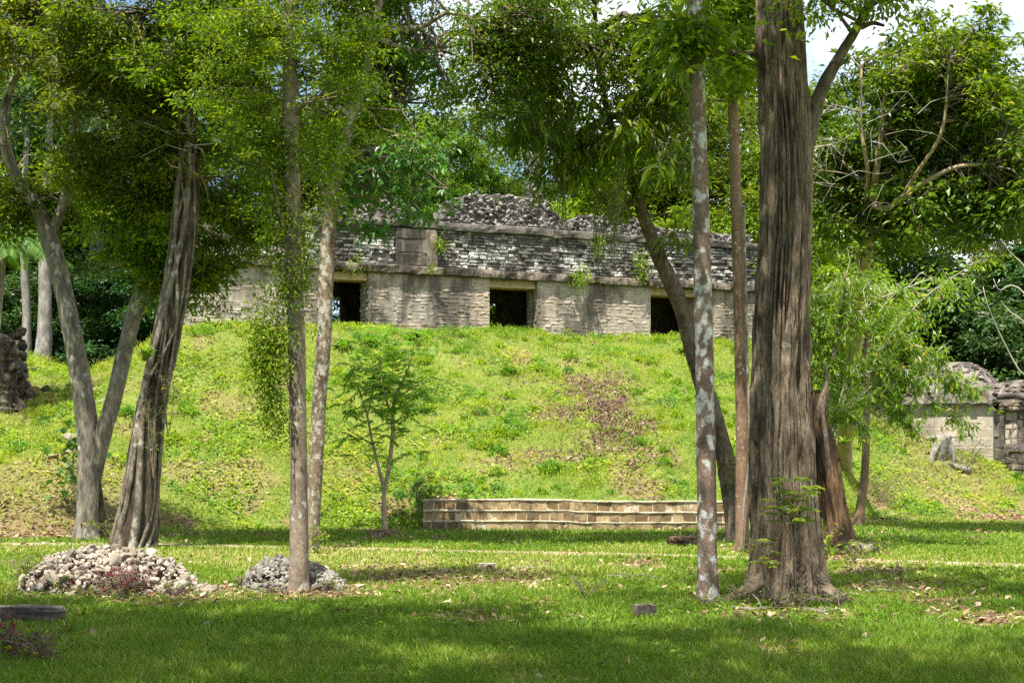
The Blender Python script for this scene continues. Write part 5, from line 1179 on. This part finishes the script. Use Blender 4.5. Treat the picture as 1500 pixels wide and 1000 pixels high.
rosette(292, 262, FIG - .45, 26, .55, .028, 'large bromeliad with dead brown leaves high on the strangler fig', 'strap', 2, dead=.5)
rosette(300, 205, FIG - .4, 18, .5, .026, 'topmost dark bromeliad on the strangler fig', 'strap', 3, up=1.2)
rosette(262, 235, FIG - .5, 16, .4, .024, 'small bromeliad facing left on the strangler fig', 'strap', 4, dead=.4)
rosette(1236, 650, gd(812) - .2, 12, .38, .025, 'bromeliad growing on the hollow rotten trunk', 'strap', 5)
for k, (px, py, s, lab) in enumerate(((540, 504, .75, 'tallest broad leaved weed tuft on the crest left of the sapling top'), (606, 498, .7, 'broad leaved weed tuft on the crest right of the sapling top'), (502, 510, .6, 'weed tuft on the crest under the left doorway'), (745, 548, .5, 'dark green weed clump high on the slope below the middle doorway'), (572, 520, .55, 'weed tuft behind the sapling crown'), (1000, 520, .5, 'weed tuft on the crest before the leaning trunk'))):
    rosette(px, py, 0, 46, s, .045, lab, 'leaf_glossy', 20 + k, 'weed', 'leafy weed tufts on the slope', 1.1, 'weed_tuft', True)
rosette(98, 935, 0, 26, .42, .010, 'tuft of tall dark grass in the bottom left corner', 'grass', 31, 'grass tuft', None, 2.2, 'grass_tuft', True)
rosette(120, 905, 0, 20, .34, .010, 'shorter tall grass tuft behind the dark log', 'grass', 32, 'grass tuft', None, 2.2, 'grass_tuft', True)

def herb(px, py, hpx, label, mat, seed, n=70, L=.10, W=.5, rpx=24, name='leafy_seedling', cat='plant', dd=None, stems=3, pinn=False, group=None):
    rng = np.random.default_rng(seed); b = ground_at(px, py) if dd is None else P(px, py, dd); s = b[1] / F; mb = MB()
    A = []; B = []
    for k in range(stems):
        e = b + np.array([rng.normal(0, rpx * s * .5), rng.normal(0, rpx * s * .4), hpx * s * (.6 + .4 * rng.random())]); q = catmull(np.array([b, (b + e) / 2 + rng.normal(0, .03, 3), e]), 9)
        tube(mb, q, np.linspace(.010, .004, 9), 5, None, .5, 1); A.append(q[3:])
    A = np.concatenate(A)
    if pinn:
        for k in range(n):
            a = rng.random() * 6.283; pinnate(mb, rng, A[rng.integers(len(A))], np.array([math.cos(a), math.sin(a), .3]), rpx * s * (.6 + .5 * rng.random()), 7, L)
    else:
        i = rng.integers(0, len(A), n); c = A[i] + rng.normal(0, rpx * s * .42, (n, 3)) * [1, .8, .55]; twigs(mb, A[i], c, .004, .002, rng, .1)
        leaves(mb, rng, c, rng.normal(0, .6, (n, 3)) + [0, 0, -.25], rng.normal(0, .4, (n, 3)) + [0, -.3, 1], L * (.6 + .7 * rng.random(n)), L * W, .12, .2)
    return tag(mb.build(name, LB(mat), None, b), label, cat, group)
herb(112, 770, 178, 'tall seedling with broad leaves left of the forked trunk', 'leaf_glossy', 1, 60, .20, .8, 40, stems=2)
herb(108, 705, 40, 'low leafy shoots at the foot of the tall seedling', 'leaf_glossy', 2, 40, .14, .8, 26, stems=3)
herb(160, 800, 40, 'green weeds at the foot of the forked tree', 'leaf_mid', 3, 70, .09, .6, 24)
herb(246, 640, 90, 'thin leafy twig reaching right from the strangler fig', 'leaf_olive', 4, 90, .07, .5, 30, dd=FIG - .3, stems=4)
herb(225, 700, 140, 'green sprigs climbing the face of the strangler fig', 'leaf_mid', 5, 60, .07, .5, 16, dd=FIG - .45, stems=3)
herb(1165, 800, 130, 'dark ferny climber on the foot of the massive trunk', 'leaf_mid', 6, 44, .075, .5, 40, 'ferny_climber', dd=15.5, stems=7, pinn=True)
herb(1120, 850, 70, 'small feathery plant at the left foot of the massive trunk', 'leaf_mid', 7, 18, .06, .5, 34, 'ferny_climber', dd=15.5, stems=3, pinn=True)
herb(1212, 822, 50, 'bright leafy plant between massive trunk and hollow trunk', 'leaf_bright', 8, 70, .10, .5, 20)
herb(1252, 826, 30, 'low green weeds before the hollow trunk', 'leaf_bright', 9, 60, .09, .5, 28)
herb(1290, 812, 24, 'low weeds right of the hollow trunk foot', 'leaf_mid', 10, 60, .09, .5, 28)
herb(610, 745, 50, 'dark broad leaved plant left of the retaining wall end', 'leaf_glossy', 11, 70, .14, .7, 30)
herb(590, 765, 34, 'low bush between sapling and retaining wall', 'leaf_mid', 12, 80, .09, .6, 26)
herb(1072, 740, 70, 'leafy plant at the foot of the leaning tree', 'leaf_mid', 13, 80, .09, .5, 18, dd=27.5)
herb(463, 812, 44, 'yellow green weed at the foot of the speckled tree', 'leaf_bright', 14, 60, .08, .6, 20)
herb(183, 873, 40, 'red leaved plant growing at the front of the large pale heap', 'leaf_red', 15, 260, .075, .3, 46, 'red_plant', stems=12)
herb(40, 868, 60, 'yellow green weeds at the left end of the large pale heap', 'leaf_bright', 16, 110, .06, .4, 30, stems=6)
herb(135, 876, 24, 'low weeds at the front of the large pale heap', 'leaf_bright', 17, 80, .05, .5, 26, stems=5)
herb(180, 880, 22, 'dark green sprigs in front of the red leaved plant', 'leaf_mid', 18, 60, .05, .5, 22, stems=4)
herb(350, 862, 20, 'weeds at the left of the small grey heap', 'leaf_mid', 19, 60, .05, .6, 22, stems=4)
herb(20, 965, 60, 'dark reddish weeds below the dark log', 'leaf_red', 20, 160, .06, .5, 50, 'red_plant', stems=8)
herb(60, 975, 44, 'green weeds in the bottom left corner', 'leaf_mid', 21, 110, .06, .4, 50, stems=8)
herb(1300, 640, 70, 'leafy weeds on the brown bank left of the pale stump', 'leaf_bright', 22, 120, .09, .6, 50, stems=7)
herb(1290, 735, 44, 'dark bushy weeds at the foot of the right slope', 'leaf_mid', 23, 160, .09, .6, 44, stems=8)
herb(1410, 690, 40, 'leafy weeds right of the pale stump', 'leaf_bright', 24, 130, .09, .6, 44, stems=7)

herb(90, 874, 26, 'small weeds rooted low in the left half of the large pale heap', 'leaf_bright', 31, 60, .05, .5, 16, dd=16.95, stems=4)
herb(255, 872, 20, 'grassy weeds at the right foot of the large pale heap', 'leaf_bright', 32, 70, .05, .4, 30, stems=6)
herb(395, 872, 16, 'low weeds before the small grey heap', 'leaf_mid', 33, 60, .045, .5, 26, stems=5)
herb(480, 866, 16, 'low weeds at the right foot of the small grey heap', 'leaf_mid', 34, 60, .045, .5, 22, stems=5)
herb(1092, 886, 26, 'weeds at the left root of the massive tree', 'leaf_mid', 35, 90, .05, .45, 26, stems=7)
herb(1160, 893, 24, 'weeds at the foot of the massive trunk', 'leaf_mid', 36, 100, .05, .45, 40, stems=8)
herb(1225, 890, 26, 'weeds at the right root of the massive tree', 'leaf_mid', 37, 90, .05, .45, 28, stems=7)
herb(1037, 890, 18, 'low weeds round the foot of the lichen blotched trunk', 'leaf_bright', 38, 60, .045, .45, 20, stems=5)
# squared grey stone, twig plant, low stump, dark log
rng = np.random.default_rng(66)
def big_stone(px, py, size, mat, label, name='stone_block', seed=0, sink=.3, cat='stone', rz=.3):
    g = ground_at(px, py); bm = bmesh.new(); bmesh.ops.create_cube(bm, size=2); bmesh.ops.subdivide_edges(bm, edges=bm.edges[:], cuts=7, use_grid_fill=True)
    V = np.array([v.co[:] for v in bm.verts]); bm.verts.index_update(); Q = np.array([[v.index for v in f.verts] for f in bm.faces]); bm.free()
    q = np.abs(V).max(1, keepdims=True); rr = np.linalg.norm(V, axis=1, keepdims=True); V = V * (.72 + .28 * q / rr * 1.2)
    V = V + unit(V) * ((fbm(V * 1.6 + seed, seed, 4) - .5) * .5)[:, None]; V = V * size
    c, s_ = math.cos(rz), math.sin(rz); V = V @ np.array([[c, -s_, 0], [s_, c, 0], [0, 0, 1]]).T
    mb = MB(); mb.add(V, Q, .5, 0); o = mb.build(name, mat); o.location = g + [0, 0, size[2] * (1 - sink * 2) + .0]; tag(o, label, cat); return o
big_stone(944, 906, np.array([.11, .10, .085]), M['stone_cornice'], 'squared grey stone block lying in the near grass', seed=3, sink=.1)
big_stone(30, 912, np.array([.42, .14, .085]), M['stone_dark'], 'dark flat stone slab at the bottom left edge', 'stone_slab', 4, .0, rz=-.05)
big_stone(712, 832, np.array([.13, .1, .05]), M['rock'], 'pale stone lying on the lawn before the path', 'stone_block', 5, .2)
big_stone(648, 838, np.array([.07, .06, .03]), M['rock'], 'small pale stone on the dry patch of the lawn', 'stone_block', 6, .2)
big_stone(593, 968, np.array([.035, .03, .02]), M['rock'], 'tiny pale pebble in the near grass', 'stone_block', 7, .1)
big_stone(1000, 800, np.array([.24, .2, .10]), M['wood_rot'], 'low brown stump remnant beside the path', 'low_stump', 8, .1, 'stump')
for k, (px, py, L, lab) in enumerate(((800, 832, .9, 'fallen grey branch on the lawn below the retaining wall'), (930, 846, .8, 'fallen branch between twiggy plant and lichen tree'), (1215, 897, .5, 'short bent stick at the right foot of the massive tree'), (1305, 868, .7, 'thin fallen stick right of the massive tree'), (1120, 893, .7, 'pale fallen stick before the massive trunk'))):
    g = ground_at(px, py); a = rng.normal(0, .25); mb = MB(); dr = np.array([math.cos(a), math.sin(a) * .5, 0])
    q = np.array([g + dr * L * (s - .5) + [0, rng.normal(0, .12), .03 + .02 * rng.random()] for s in np.linspace(0, 1, 7)]); q = catmull(q, 24); q[:, 2] = H(q[:, 0], q[:, 1]) + .025
    tube(mb, q, np.linspace(.022, .008, 24), 7, bark_disp(.004, 3, 4, k), .5, 0); A = q[[6, 11, 16, 19]]; twigs(mb, A, A + rng.normal(0, .12, (4, 3)) + [0, 0, .08], .008, .004, rng, .1, 0)
    tag(mb.build('fallen_branch', M['wood_grey'], None, g), lab, 'branch', 'fallen branches on the lawn')
# twiggy plant
g = ground_at(858, 878); mb = MB()
for k in range(6):
    a = rng.random() * 6.283; e = g + np.array([math.cos(a) * .22, math.sin(a) * .15, .16 + .14 * rng.random()]); q = catmull(np.array([g, (g + e) / 2 + [0, 0, .04], e]), 10); tube(mb, q, np.linspace(.009, .003, 10), 5, None)
    twigs(mb, q[[4, 6, 8]], q[[4, 6, 8]] + rng.normal(0, .07, (3, 3)) + [0, 0, .05], .004, .002, rng, .1, 0)
tag(mb.build('twiggy_plant', M['twig'], None, g), 'leafless twiggy plant on the lawn left of the squared stone', 'plant')
# pale stump with splayed roots on the right slope
g = ground_at(1374, 672); t = Tree('pale_stump', g - [0, 0, .05], 'bleached grey tree stump on the brown bank of the right slope', 'stump'); s = g[1] / F
def rel(dx, dy, dz): return g + np.array([dx * s, dy, dz * s])
for k, pts in enumerate(([rel(8, .05, 30), rel(2, 0, 26), rel(-6, -.05, 12), rel(-11, -.1, -4), rel(-14, -.2, -22)], [rel(4, .05, 30), rel(12, .05, 29), rel(19, .05, 20), rel(22, 0, 6), rel(23, 0, -14)], [rel(5, .12, 28), rel(4, .14, 10), rel(3, .16, -14)], [rel(14, .05, 32), rel(18, .1, 14), rel(20, .1, -6)], [rel(16, .05, 29), rel(0, .05, 31), rel(-16, .05, 29)])):
    q = catmull(np.array(pts), 24); mb = MB(); tube(mb, q, np.linspace([.15, .12, .24, .14, .10][k], [.06, .06, .20, .06, .07][k], 24), 18, bark_disp(.03, 3, 5, 150 + k, 0, 1, 4, 0, .02, 6, .9, .3)); mb.build('trunk' if k == 2 else 'root', M['wood_grey'], t.root, t.base)
q = np.array([P(1392, 640, 42.6), P(1405, 655, 42.3), P(1420, 672, 42.0)]); q[:, 2] = H(q[:, 0], q[:, 1]) + .12; mb = MB(); tube(mb, catmull(q, 20), np.linspace(.05, .10, 20), 12, bark_disp(.03, 3, 5, 9)); tag(mb.build('fallen_log', M['wood_grey'], None, q[0]), 'short bleached log lying on the slope beside the vaulted ruin', 'log')

# palm at the left edge
b = np.array([P(-30, 0, 37)[0], 37., 0]); b[2] = H(b[0], b[1]); t = Tree('palm', b, 'palm with arching sunlit fronds at the left edge', 'palm')
top = P(4, 372, 37); t.trunk(None, M['bark_grey'], 14, 40, bark_disp(.01, 4, 5, 3, .2, .2), world=(catmull(np.array([b - [0, 0, .1], (b + top) / 2 + [.1, 0, 0], top]), 40), np.linspace(.14, .10, 40)))
rng = np.random.default_rng(300)
for k in range(22):
    a = k * 2.4; el = .15 + .9 * rng.random(); L = 1.5 + .5 * rng.random(); dr = unit(np.array([math.cos(a), math.sin(a), el]))
    p = catmull(np.array([top, top + dr * L * .5 + [0, 0, .08], top + dr * L * [1, 1, .6] + [0, 0, -.55]]), 40); mb = MB(); tube(mb, p, np.linspace(.018, .004, 40), 5, None, .5, 0)
    T = unit(np.gradient(p, axis=0)); sd = unit(np.cross(T, [0, 0, 1.]))
    for sg in (-1, 1):
        i = np.arange(5, 40); leaves(mb, rng, p[i], sd[i] * sg + T[i] * .7 + [0, 0, -.25], np.cross(sd[i], T[i]) + rng.normal(0, .1, (35, 3)), (.42 * np.sin(np.linspace(.6, 2.9, 35)) + .1), .035, .1, .35)
    mb.build('frond', M['palm'], t.root, t.base)

# ------------------------------------------------------------------ forest behind
def forest_proto(seed, h, cr, nb, per, L, mats, low=.35, trunk_r=.28, name='forest_tree', label='x'):
    rng = np.random.default_rng(seed); t = Tree(name, [0, 0, 0], label, 'tree')
    p = catmull(np.array([[0, 0, -.4, trunk_r * 1.3], [.1, 0, h * .3, trunk_r], [-.15, .1, h * .6, trunk_r * .7], [.1, 0, h * .92, trunk_r * .25]]), 40)
    t.trunk(None, M['bark_back'], 12, 40, bark_disp(.03, .6, 5, seed, .4, .6, 4, 1), world=(p[:, :3], p[:, 3]))
    bl = []
    for k in range(nb):
        z = h * (low + (1 - low) * (k + .5) / nb); w = cr * math.sin(math.pi * (.18 + .75 * (k + .5) / nb)) ** .7; a = k * 2.4 + rng.random()
        bl.append((w * .55 * math.cos(a), w * .55 * math.sin(a), z, w * .62, w * .62, h * (1 - low) / nb * .9, int(16 * (w / cr) + 6)))
    t.limbs([np.array(b[:3]) for b in bl], M['bark_back'], trunk_r * .35, .03, rng, name='limb', n=8, sides=6)
    t.crown(blobs_w(bl), mats, seed, per=per, L=L, W=.5, clump=cr * .22, tw=.5, tr=.02, thr=.36, nfreq=.4)
    return t.root
FP = [forest_proto(401, 15, 3.6, 9, 100, (.16, .30), LB('leaf_back')), forest_proto(402, 15, 3.0, 10, 110, (.14, .26), LB('leaf_back')), forest_proto(403, 15, 4.4, 8, 110, (.18, .32), LB('leaf_back'), .45),
      forest_proto(404, 15, 3.3, 11, 90, (.16, .28), LB('leaf_back'), .2)]
UP = [forest_proto(411, 5, 2.2, 7, 120, (.10, .2), LB('leaf_understory'), .05, .08, 'understorey_tree'), forest_proto(412, 5, 1.8, 8, 120, (.10, .2), LB('leaf_understory'), .02, .07, 'understorey_tree')]
UB = [forest_proto(421, 5, 1.9, 7, 110, (.10, .18), LB('leaf_bright'), .1, .06, 'young_tree')]
used = {}
def plant_at(protos, k, px, py_top, d, h0, label, group, wscale=1.0, base=None):
    pr = protos[k % len(protos)]; x = (px - 750) / F * d; z = float(H(x, d)) if base is None else base
    top = CH + (HZ - py_top) / F * d; s = (top - z) / h0; loc = (x, d, z); rz = (k * 1.7 + px * .013) % 6.283
    sc_ = (s * wscale, s * wscale, s)
    if pr.name not in used: o = pr; o.location = loc; o.rotation_euler = (0, 0, rz); o.scale = sc_; used[pr.name] = 1
    else: o = copy_tree(pr, loc, rz, sc_)
    tag(o, label, 'tree', group); return o
gF = 'forest trees behind the long ruin'
for k, (px, py, d, w, lab) in enumerate(((-40, 40, 52, 1.2, 'forest tree cut by the left edge high above the palm'), (50, 90, 58, 1.2, 'forest tree seen through the fork of the grey forked tree'), (140, 40, 54, 1.2, 'forest tree filling the gap between forked tree and strangler fig'), (235, 90, 62, 1.2, 'tall forest tree behind the strangler fig'), (330, 60, 58, 1.1, 'forest tree above the collapsed left end of the ruin'),
        (415, 150, 62, 1.1, 'forest tree behind the slim vine clad trunk'), (470, 190, 58, 1., 'forest tree behind the leftmost roof comb'), (540, 110, 66, 1.1, 'tall forest tree above the leftmost roof comb'), (600, 150, 60, 1.1, 'forest tree in the gap right of the leftmost roof comb'), (655, 175, 57, 1.1, 'dense forest tree left of the tallest roof comb'), (715, 215, 60, 1., 'lower forest tree behind the tallest roof comb'),
        (840, 190, 60, 1., 'light green forest tree right of the pale bare trunk'), (880, 250, 66, 1.0, 'forest tree behind the hanging moss'), (930, 180, 60, 1.1, 'forest tree above the bend of the leaning trunk'), (1000, 110, 58, 1.1, 'tall forest tree left of the lichen trunk'), (1060, 160, 62, 1.1, 'forest tree between lichen trunk and reddish trunk'), (1100, 70, 66, 1.2, 'tall forest tree just left of the massive trunk'),
        (1210, 130, 60, 1.1, 'forest tree just right of the massive trunk'), (1270, 220, 56, 1., 'forest tree behind the pale tan stems'), (1345, 378, 60, .8, 'low forest tree behind the vaulted ruin'), (1450, 350, 64, 1.0, 'forest tree under the right end of the broad dark crown'), (1505, 130, 58, 1.0, 'forest tree cut by the right edge beside the sky'), (1560, 260, 54, 1., 'forest tree just beyond the right edge'), (-120, 150, 50, 1.1, 'forest tree just beyond the left edge'))):
    plant_at(FP, k, px, py, d, 15, lab, gF, w)
gU = 'dark understorey trees on the left behind the slope'
for k, (px, py, d, w, lab) in enumerate(((-10, 400, 49, 1.2, 'dark understorey tree behind the palm fronds'), (70, 395, 52, 1.2, 'dark understorey tree behind the two grey trunks at left'), (130, 380, 50, 1.2, 'dark understorey tree seen between the fork limbs'), (190, 390, 48, 1.2, 'dark understorey tree above the saddle of the slope'), (250, 370, 53, 1.2, 'dark understorey tree left of the ruin end'), (300, 340, 56, 1.2, 'dark understorey tree behind the ruin end'), (-60, 330, 58, 1.3, 'taller dark understorey tree at the far left edge'), (20, 310, 60, 1.3, 'taller dark understorey tree between palm and left grey trunk'), (100, 320, 59, 1.3, 'taller dark understorey tree behind the forked limbs'), (175, 330, 61, 1.3, 'taller dark understorey tree behind the low leafy spray'), (240, 320, 60, 1.3, 'taller dark understorey tree behind the strangler fig'))):
    plant_at(UP, k, px, py, d, 5, lab, gU, w * 1.1)
gR = 'dark trees behind the vaulted ruin'
for k, (px, py, d, w, lab) in enumerate(((1290, 430, 53, 1.1, 'dark tree behind the arching shrub'), (1345, 450, 51, 1.1, 'dark tree right behind the vault roof'), (1400, 385, 54, 1.2, 'taller dark tree above the vault roof'), (1445, 440, 50, 1.1, 'dark tree right of the vault roof'), (1490, 375, 53, 1.2, 'dark tree behind the bare branches at right'), (1530, 430, 50, 1.2, 'dark tree cut by the right edge above the broken wing'))):
    plant_at(UP, k + 1, px, py, d, 5, lab, gR, w * 1.05)
gY = 'bright young trees beyond the right end of the long ruin'
for k, (px, py, d, w, lab) in enumerate(((1195, 330, 46, .9, 'bright young tree hugging the right side of the massive trunk'), (1235, 390, 47, .9, 'bright young tree left of the pale tan stems'), (1290, 420, 46, .9, 'bright young tree right of the pale tan stems'), (1130, 250, 56, .8, 'bright young tree behind the massive trunk'))):
    plant_at(UB, k, px, py, d, 5, lab, gY, w)
gB = 'green saplings close behind the long ruin'
for k, (px, py, d, w, lab) in enumerate(((480, 330, 50.5, 1., 'green sapling seen through the left doorway'), (560, 330, 51.5, 1., 'green sapling behind the pilaster'), (640, 320, 52, 1., 'green sapling left of the tallest roof comb'), (735, 330, 52, 1., 'green sapling seen through the middle doorway'), (830, 290, 53.5, 1., 'light green sapling right of the tallest roof comb'), (900, 290, 55, 1., 'light green sapling behind the low right roof comb'), (975, 320, 54.5, 1., 'green sapling seen through the right doorway'), (1050, 300, 56, 1., 'green sapling behind the far right end of the frieze'))):
    plant_at(UB, k, px, py, d, 5, lab, gB, w * 1.1, 5.4)
# pale bare trunk rising behind the roof comb
d = 54.; b = np.array([P(782, 0, d)[0], d, 5.3]); t = Tree('pale_emergent_tree', b, 'big pale bare trunk rising behind the tallest roof comb with thin leafy limbs', 'tree'); rng = np.random.default_rng(500)
t.trunk([(781, 500, d, 34), (781, 340, d, 26), (781, 280, d, 25), (780, 220, d, 23), (776, 170, d, 16), (770, 110, d, 12), (765, 20, d, 8)], M['bark_back'], 18, 60, bark_disp(.03, .8, 6, 3, .2, .8))
for sp in ([(781, 245, d, 15), (792, 225, d, 12), (800, 195, d, 8), (812, 140, d, 5)], [(776, 180, d, 8), (750, 165, d - .3, 7), (720, 165, d - .6, 5), (690, 150, d - .8, 3)], [(778, 200, d, 7), (745, 195, d + .3, 5), (715, 205, d + .5, 4), (700, 196, d + .5, 3)], [(772, 120, d, 6), (740, 90, d, 5), (700, 80, d, 3)]):
    t.trunk(sp, M['twig'], 8, 24, bark_disp(.01, 1, 4, 3), 'limb')
t.crown(blobs_px([(720, 170, d - .4, 60, 24, 1.2, 34), (790, 140, d, 50, 40, 1.2, 40), (740, 90, d, 60, 30, 1.4, 34), (665, 140, d - .5, 40, 34, 1., 22), (820, 190, d, 40, 40, 1.0, 26)]), LB('leaf_back'), 501, per=36, L=(.12, .22), clump=.55, tw=.8, tr=.016)
# grey trunks standing in the shade at the left and right
for k, (px0, py0, px1, py1, w, dd, lab) in enumerate(((62, 522, 66, 330, 20, 46.5, 'right one of the two grey trunks in the shade above the left slope'), (38, 520, 34, 320, 13, 47, 'left thinner one of the two grey trunks in the shade above the left slope'), (1356, 560, 1354, 300, 14, 56, 'pale grey trunk among the dark trees behind the vaulted ruin'), (1466, 560, 1464, 280, 13, 57, 'slim dark trunk behind the right dark trees'))):
    b = P(px0, py0, dd); b[2] = min(b[2], float(H(b[0], b[1])) - .1); t = Tree('shaded_trunk', b, lab, 'tree'); tp = P(px1, py1, dd); r0 = w / 2 / F * dd
    c = catmull(np.array([np.append(b, r0 * 1.3), np.append((b * 2 + tp) / 3 + [.06, 0, 0], r0), np.append(tp, r0 * .8), np.append(tp + [.2, 0, 4], r0 * .4)]), 50)
    t.trunk(None, M['bark_back'], 14, 50, bark_disp(.025, 1, 5, 600 + k, .3, .4), world=(c[:, :3], c[:, 3])); t.crown(blobs_w([(*(tp + [.2, 0, 3.6]), 1.6, 1.6, 1.2, 24)]), LB('leaf_understory'), 610 + k, per=60, L=(.14, .26), clump=.5, tw=.5)

# ------------------------------------------------------------------ light, sky, camera
TRAV = np.array([.22, .42, -1.0]); elev = math.atan2(1, math.hypot(.22, .42)); az = math.atan2(-TRAV[0], -TRAV[1])
sun = bpy.data.lights.new('sun', 'SUN'); sun.energy = 5.0; sun.angle = R(.53); sun.color = (1.0, .955, .87)
so = bpy.data.objects.new('sun', sun); COL.objects.link(so); so.rotation_euler = Vector(TRAV).to_track_quat('-Z', 'Y').to_euler(); so.location = (0, 0, 60)
w = bpy.data.worlds.new('World'); sc.world = w; w.use_nodes = True; nt = w.node_tree; nt.nodes.clear(); N = NT(nt)
sky = N.n('ShaderNodeTexSky', sky_type='NISHITA'); sky.sun_disc = False; sky.sun_elevation = elev; sky.sun_rotation = az; sky.air_density = 1.0; sky.dust_density = .6; sky.ozone_density = 1.5
v = N.coord((1, 1, 1.6), 'Generated'); sx = N.n('ShaderNodeSeparateXYZ'); N.l(N.coord((1, 1, 1), 'Generated'), sx.inputs[0])
cn = N.math('ADD', N.noise(v, 3.2, 7, .6), N.math('MULTIPLY', sx.outputs[0], .5))
k = N.ramp(cn, [(.47, (0, 0, 0)), (.67, (1, 1, 1))])
col = N.mix(N.math('MULTIPLY', k, .85), sky.outputs[0], (10, 10.5, 11.2))
bg = N.n('ShaderNodeBackground'); N.l(col, bg.inputs['Color']); bg.inputs['Strength'].default_value = .075
ow = N.n('ShaderNodeOutputWorld'); N.l(bg.outputs[0], ow.inputs['Surface'])

cam = bpy.data.cameras.new('camera'); co = bpy.data.objects.new('camera', cam); COL.objects.link(co)
cam.sensor_width = 36; cam.sensor_fit = 'HORIZONTAL'; cam.lens = F / 1500 * 36; cam.shift_y = (HZ - 500) / 1500; cam.clip_end = 3000
co.location = (0, 0, CH); co.rotation_euler = (math.pi / 2, 0, 0); sc.camera = co
vs = sc.view_settings; vs.view_transform = 'Standard'; vs.look = 'None'; vs.exposure = 1.38; vs.gamma = 1
cy = sc.cycles; cy.max_bounces = 6; cy.diffuse_bounces = 3; cy.glossy_bounces = 2; cy.transmission_bounces = 4; cy.transparent_max_bounces = 4
cy.use_denoising = False; cy.caustics_reflective = False; cy.caustics_refractive = False; cy.sample_clamp_indirect = 6
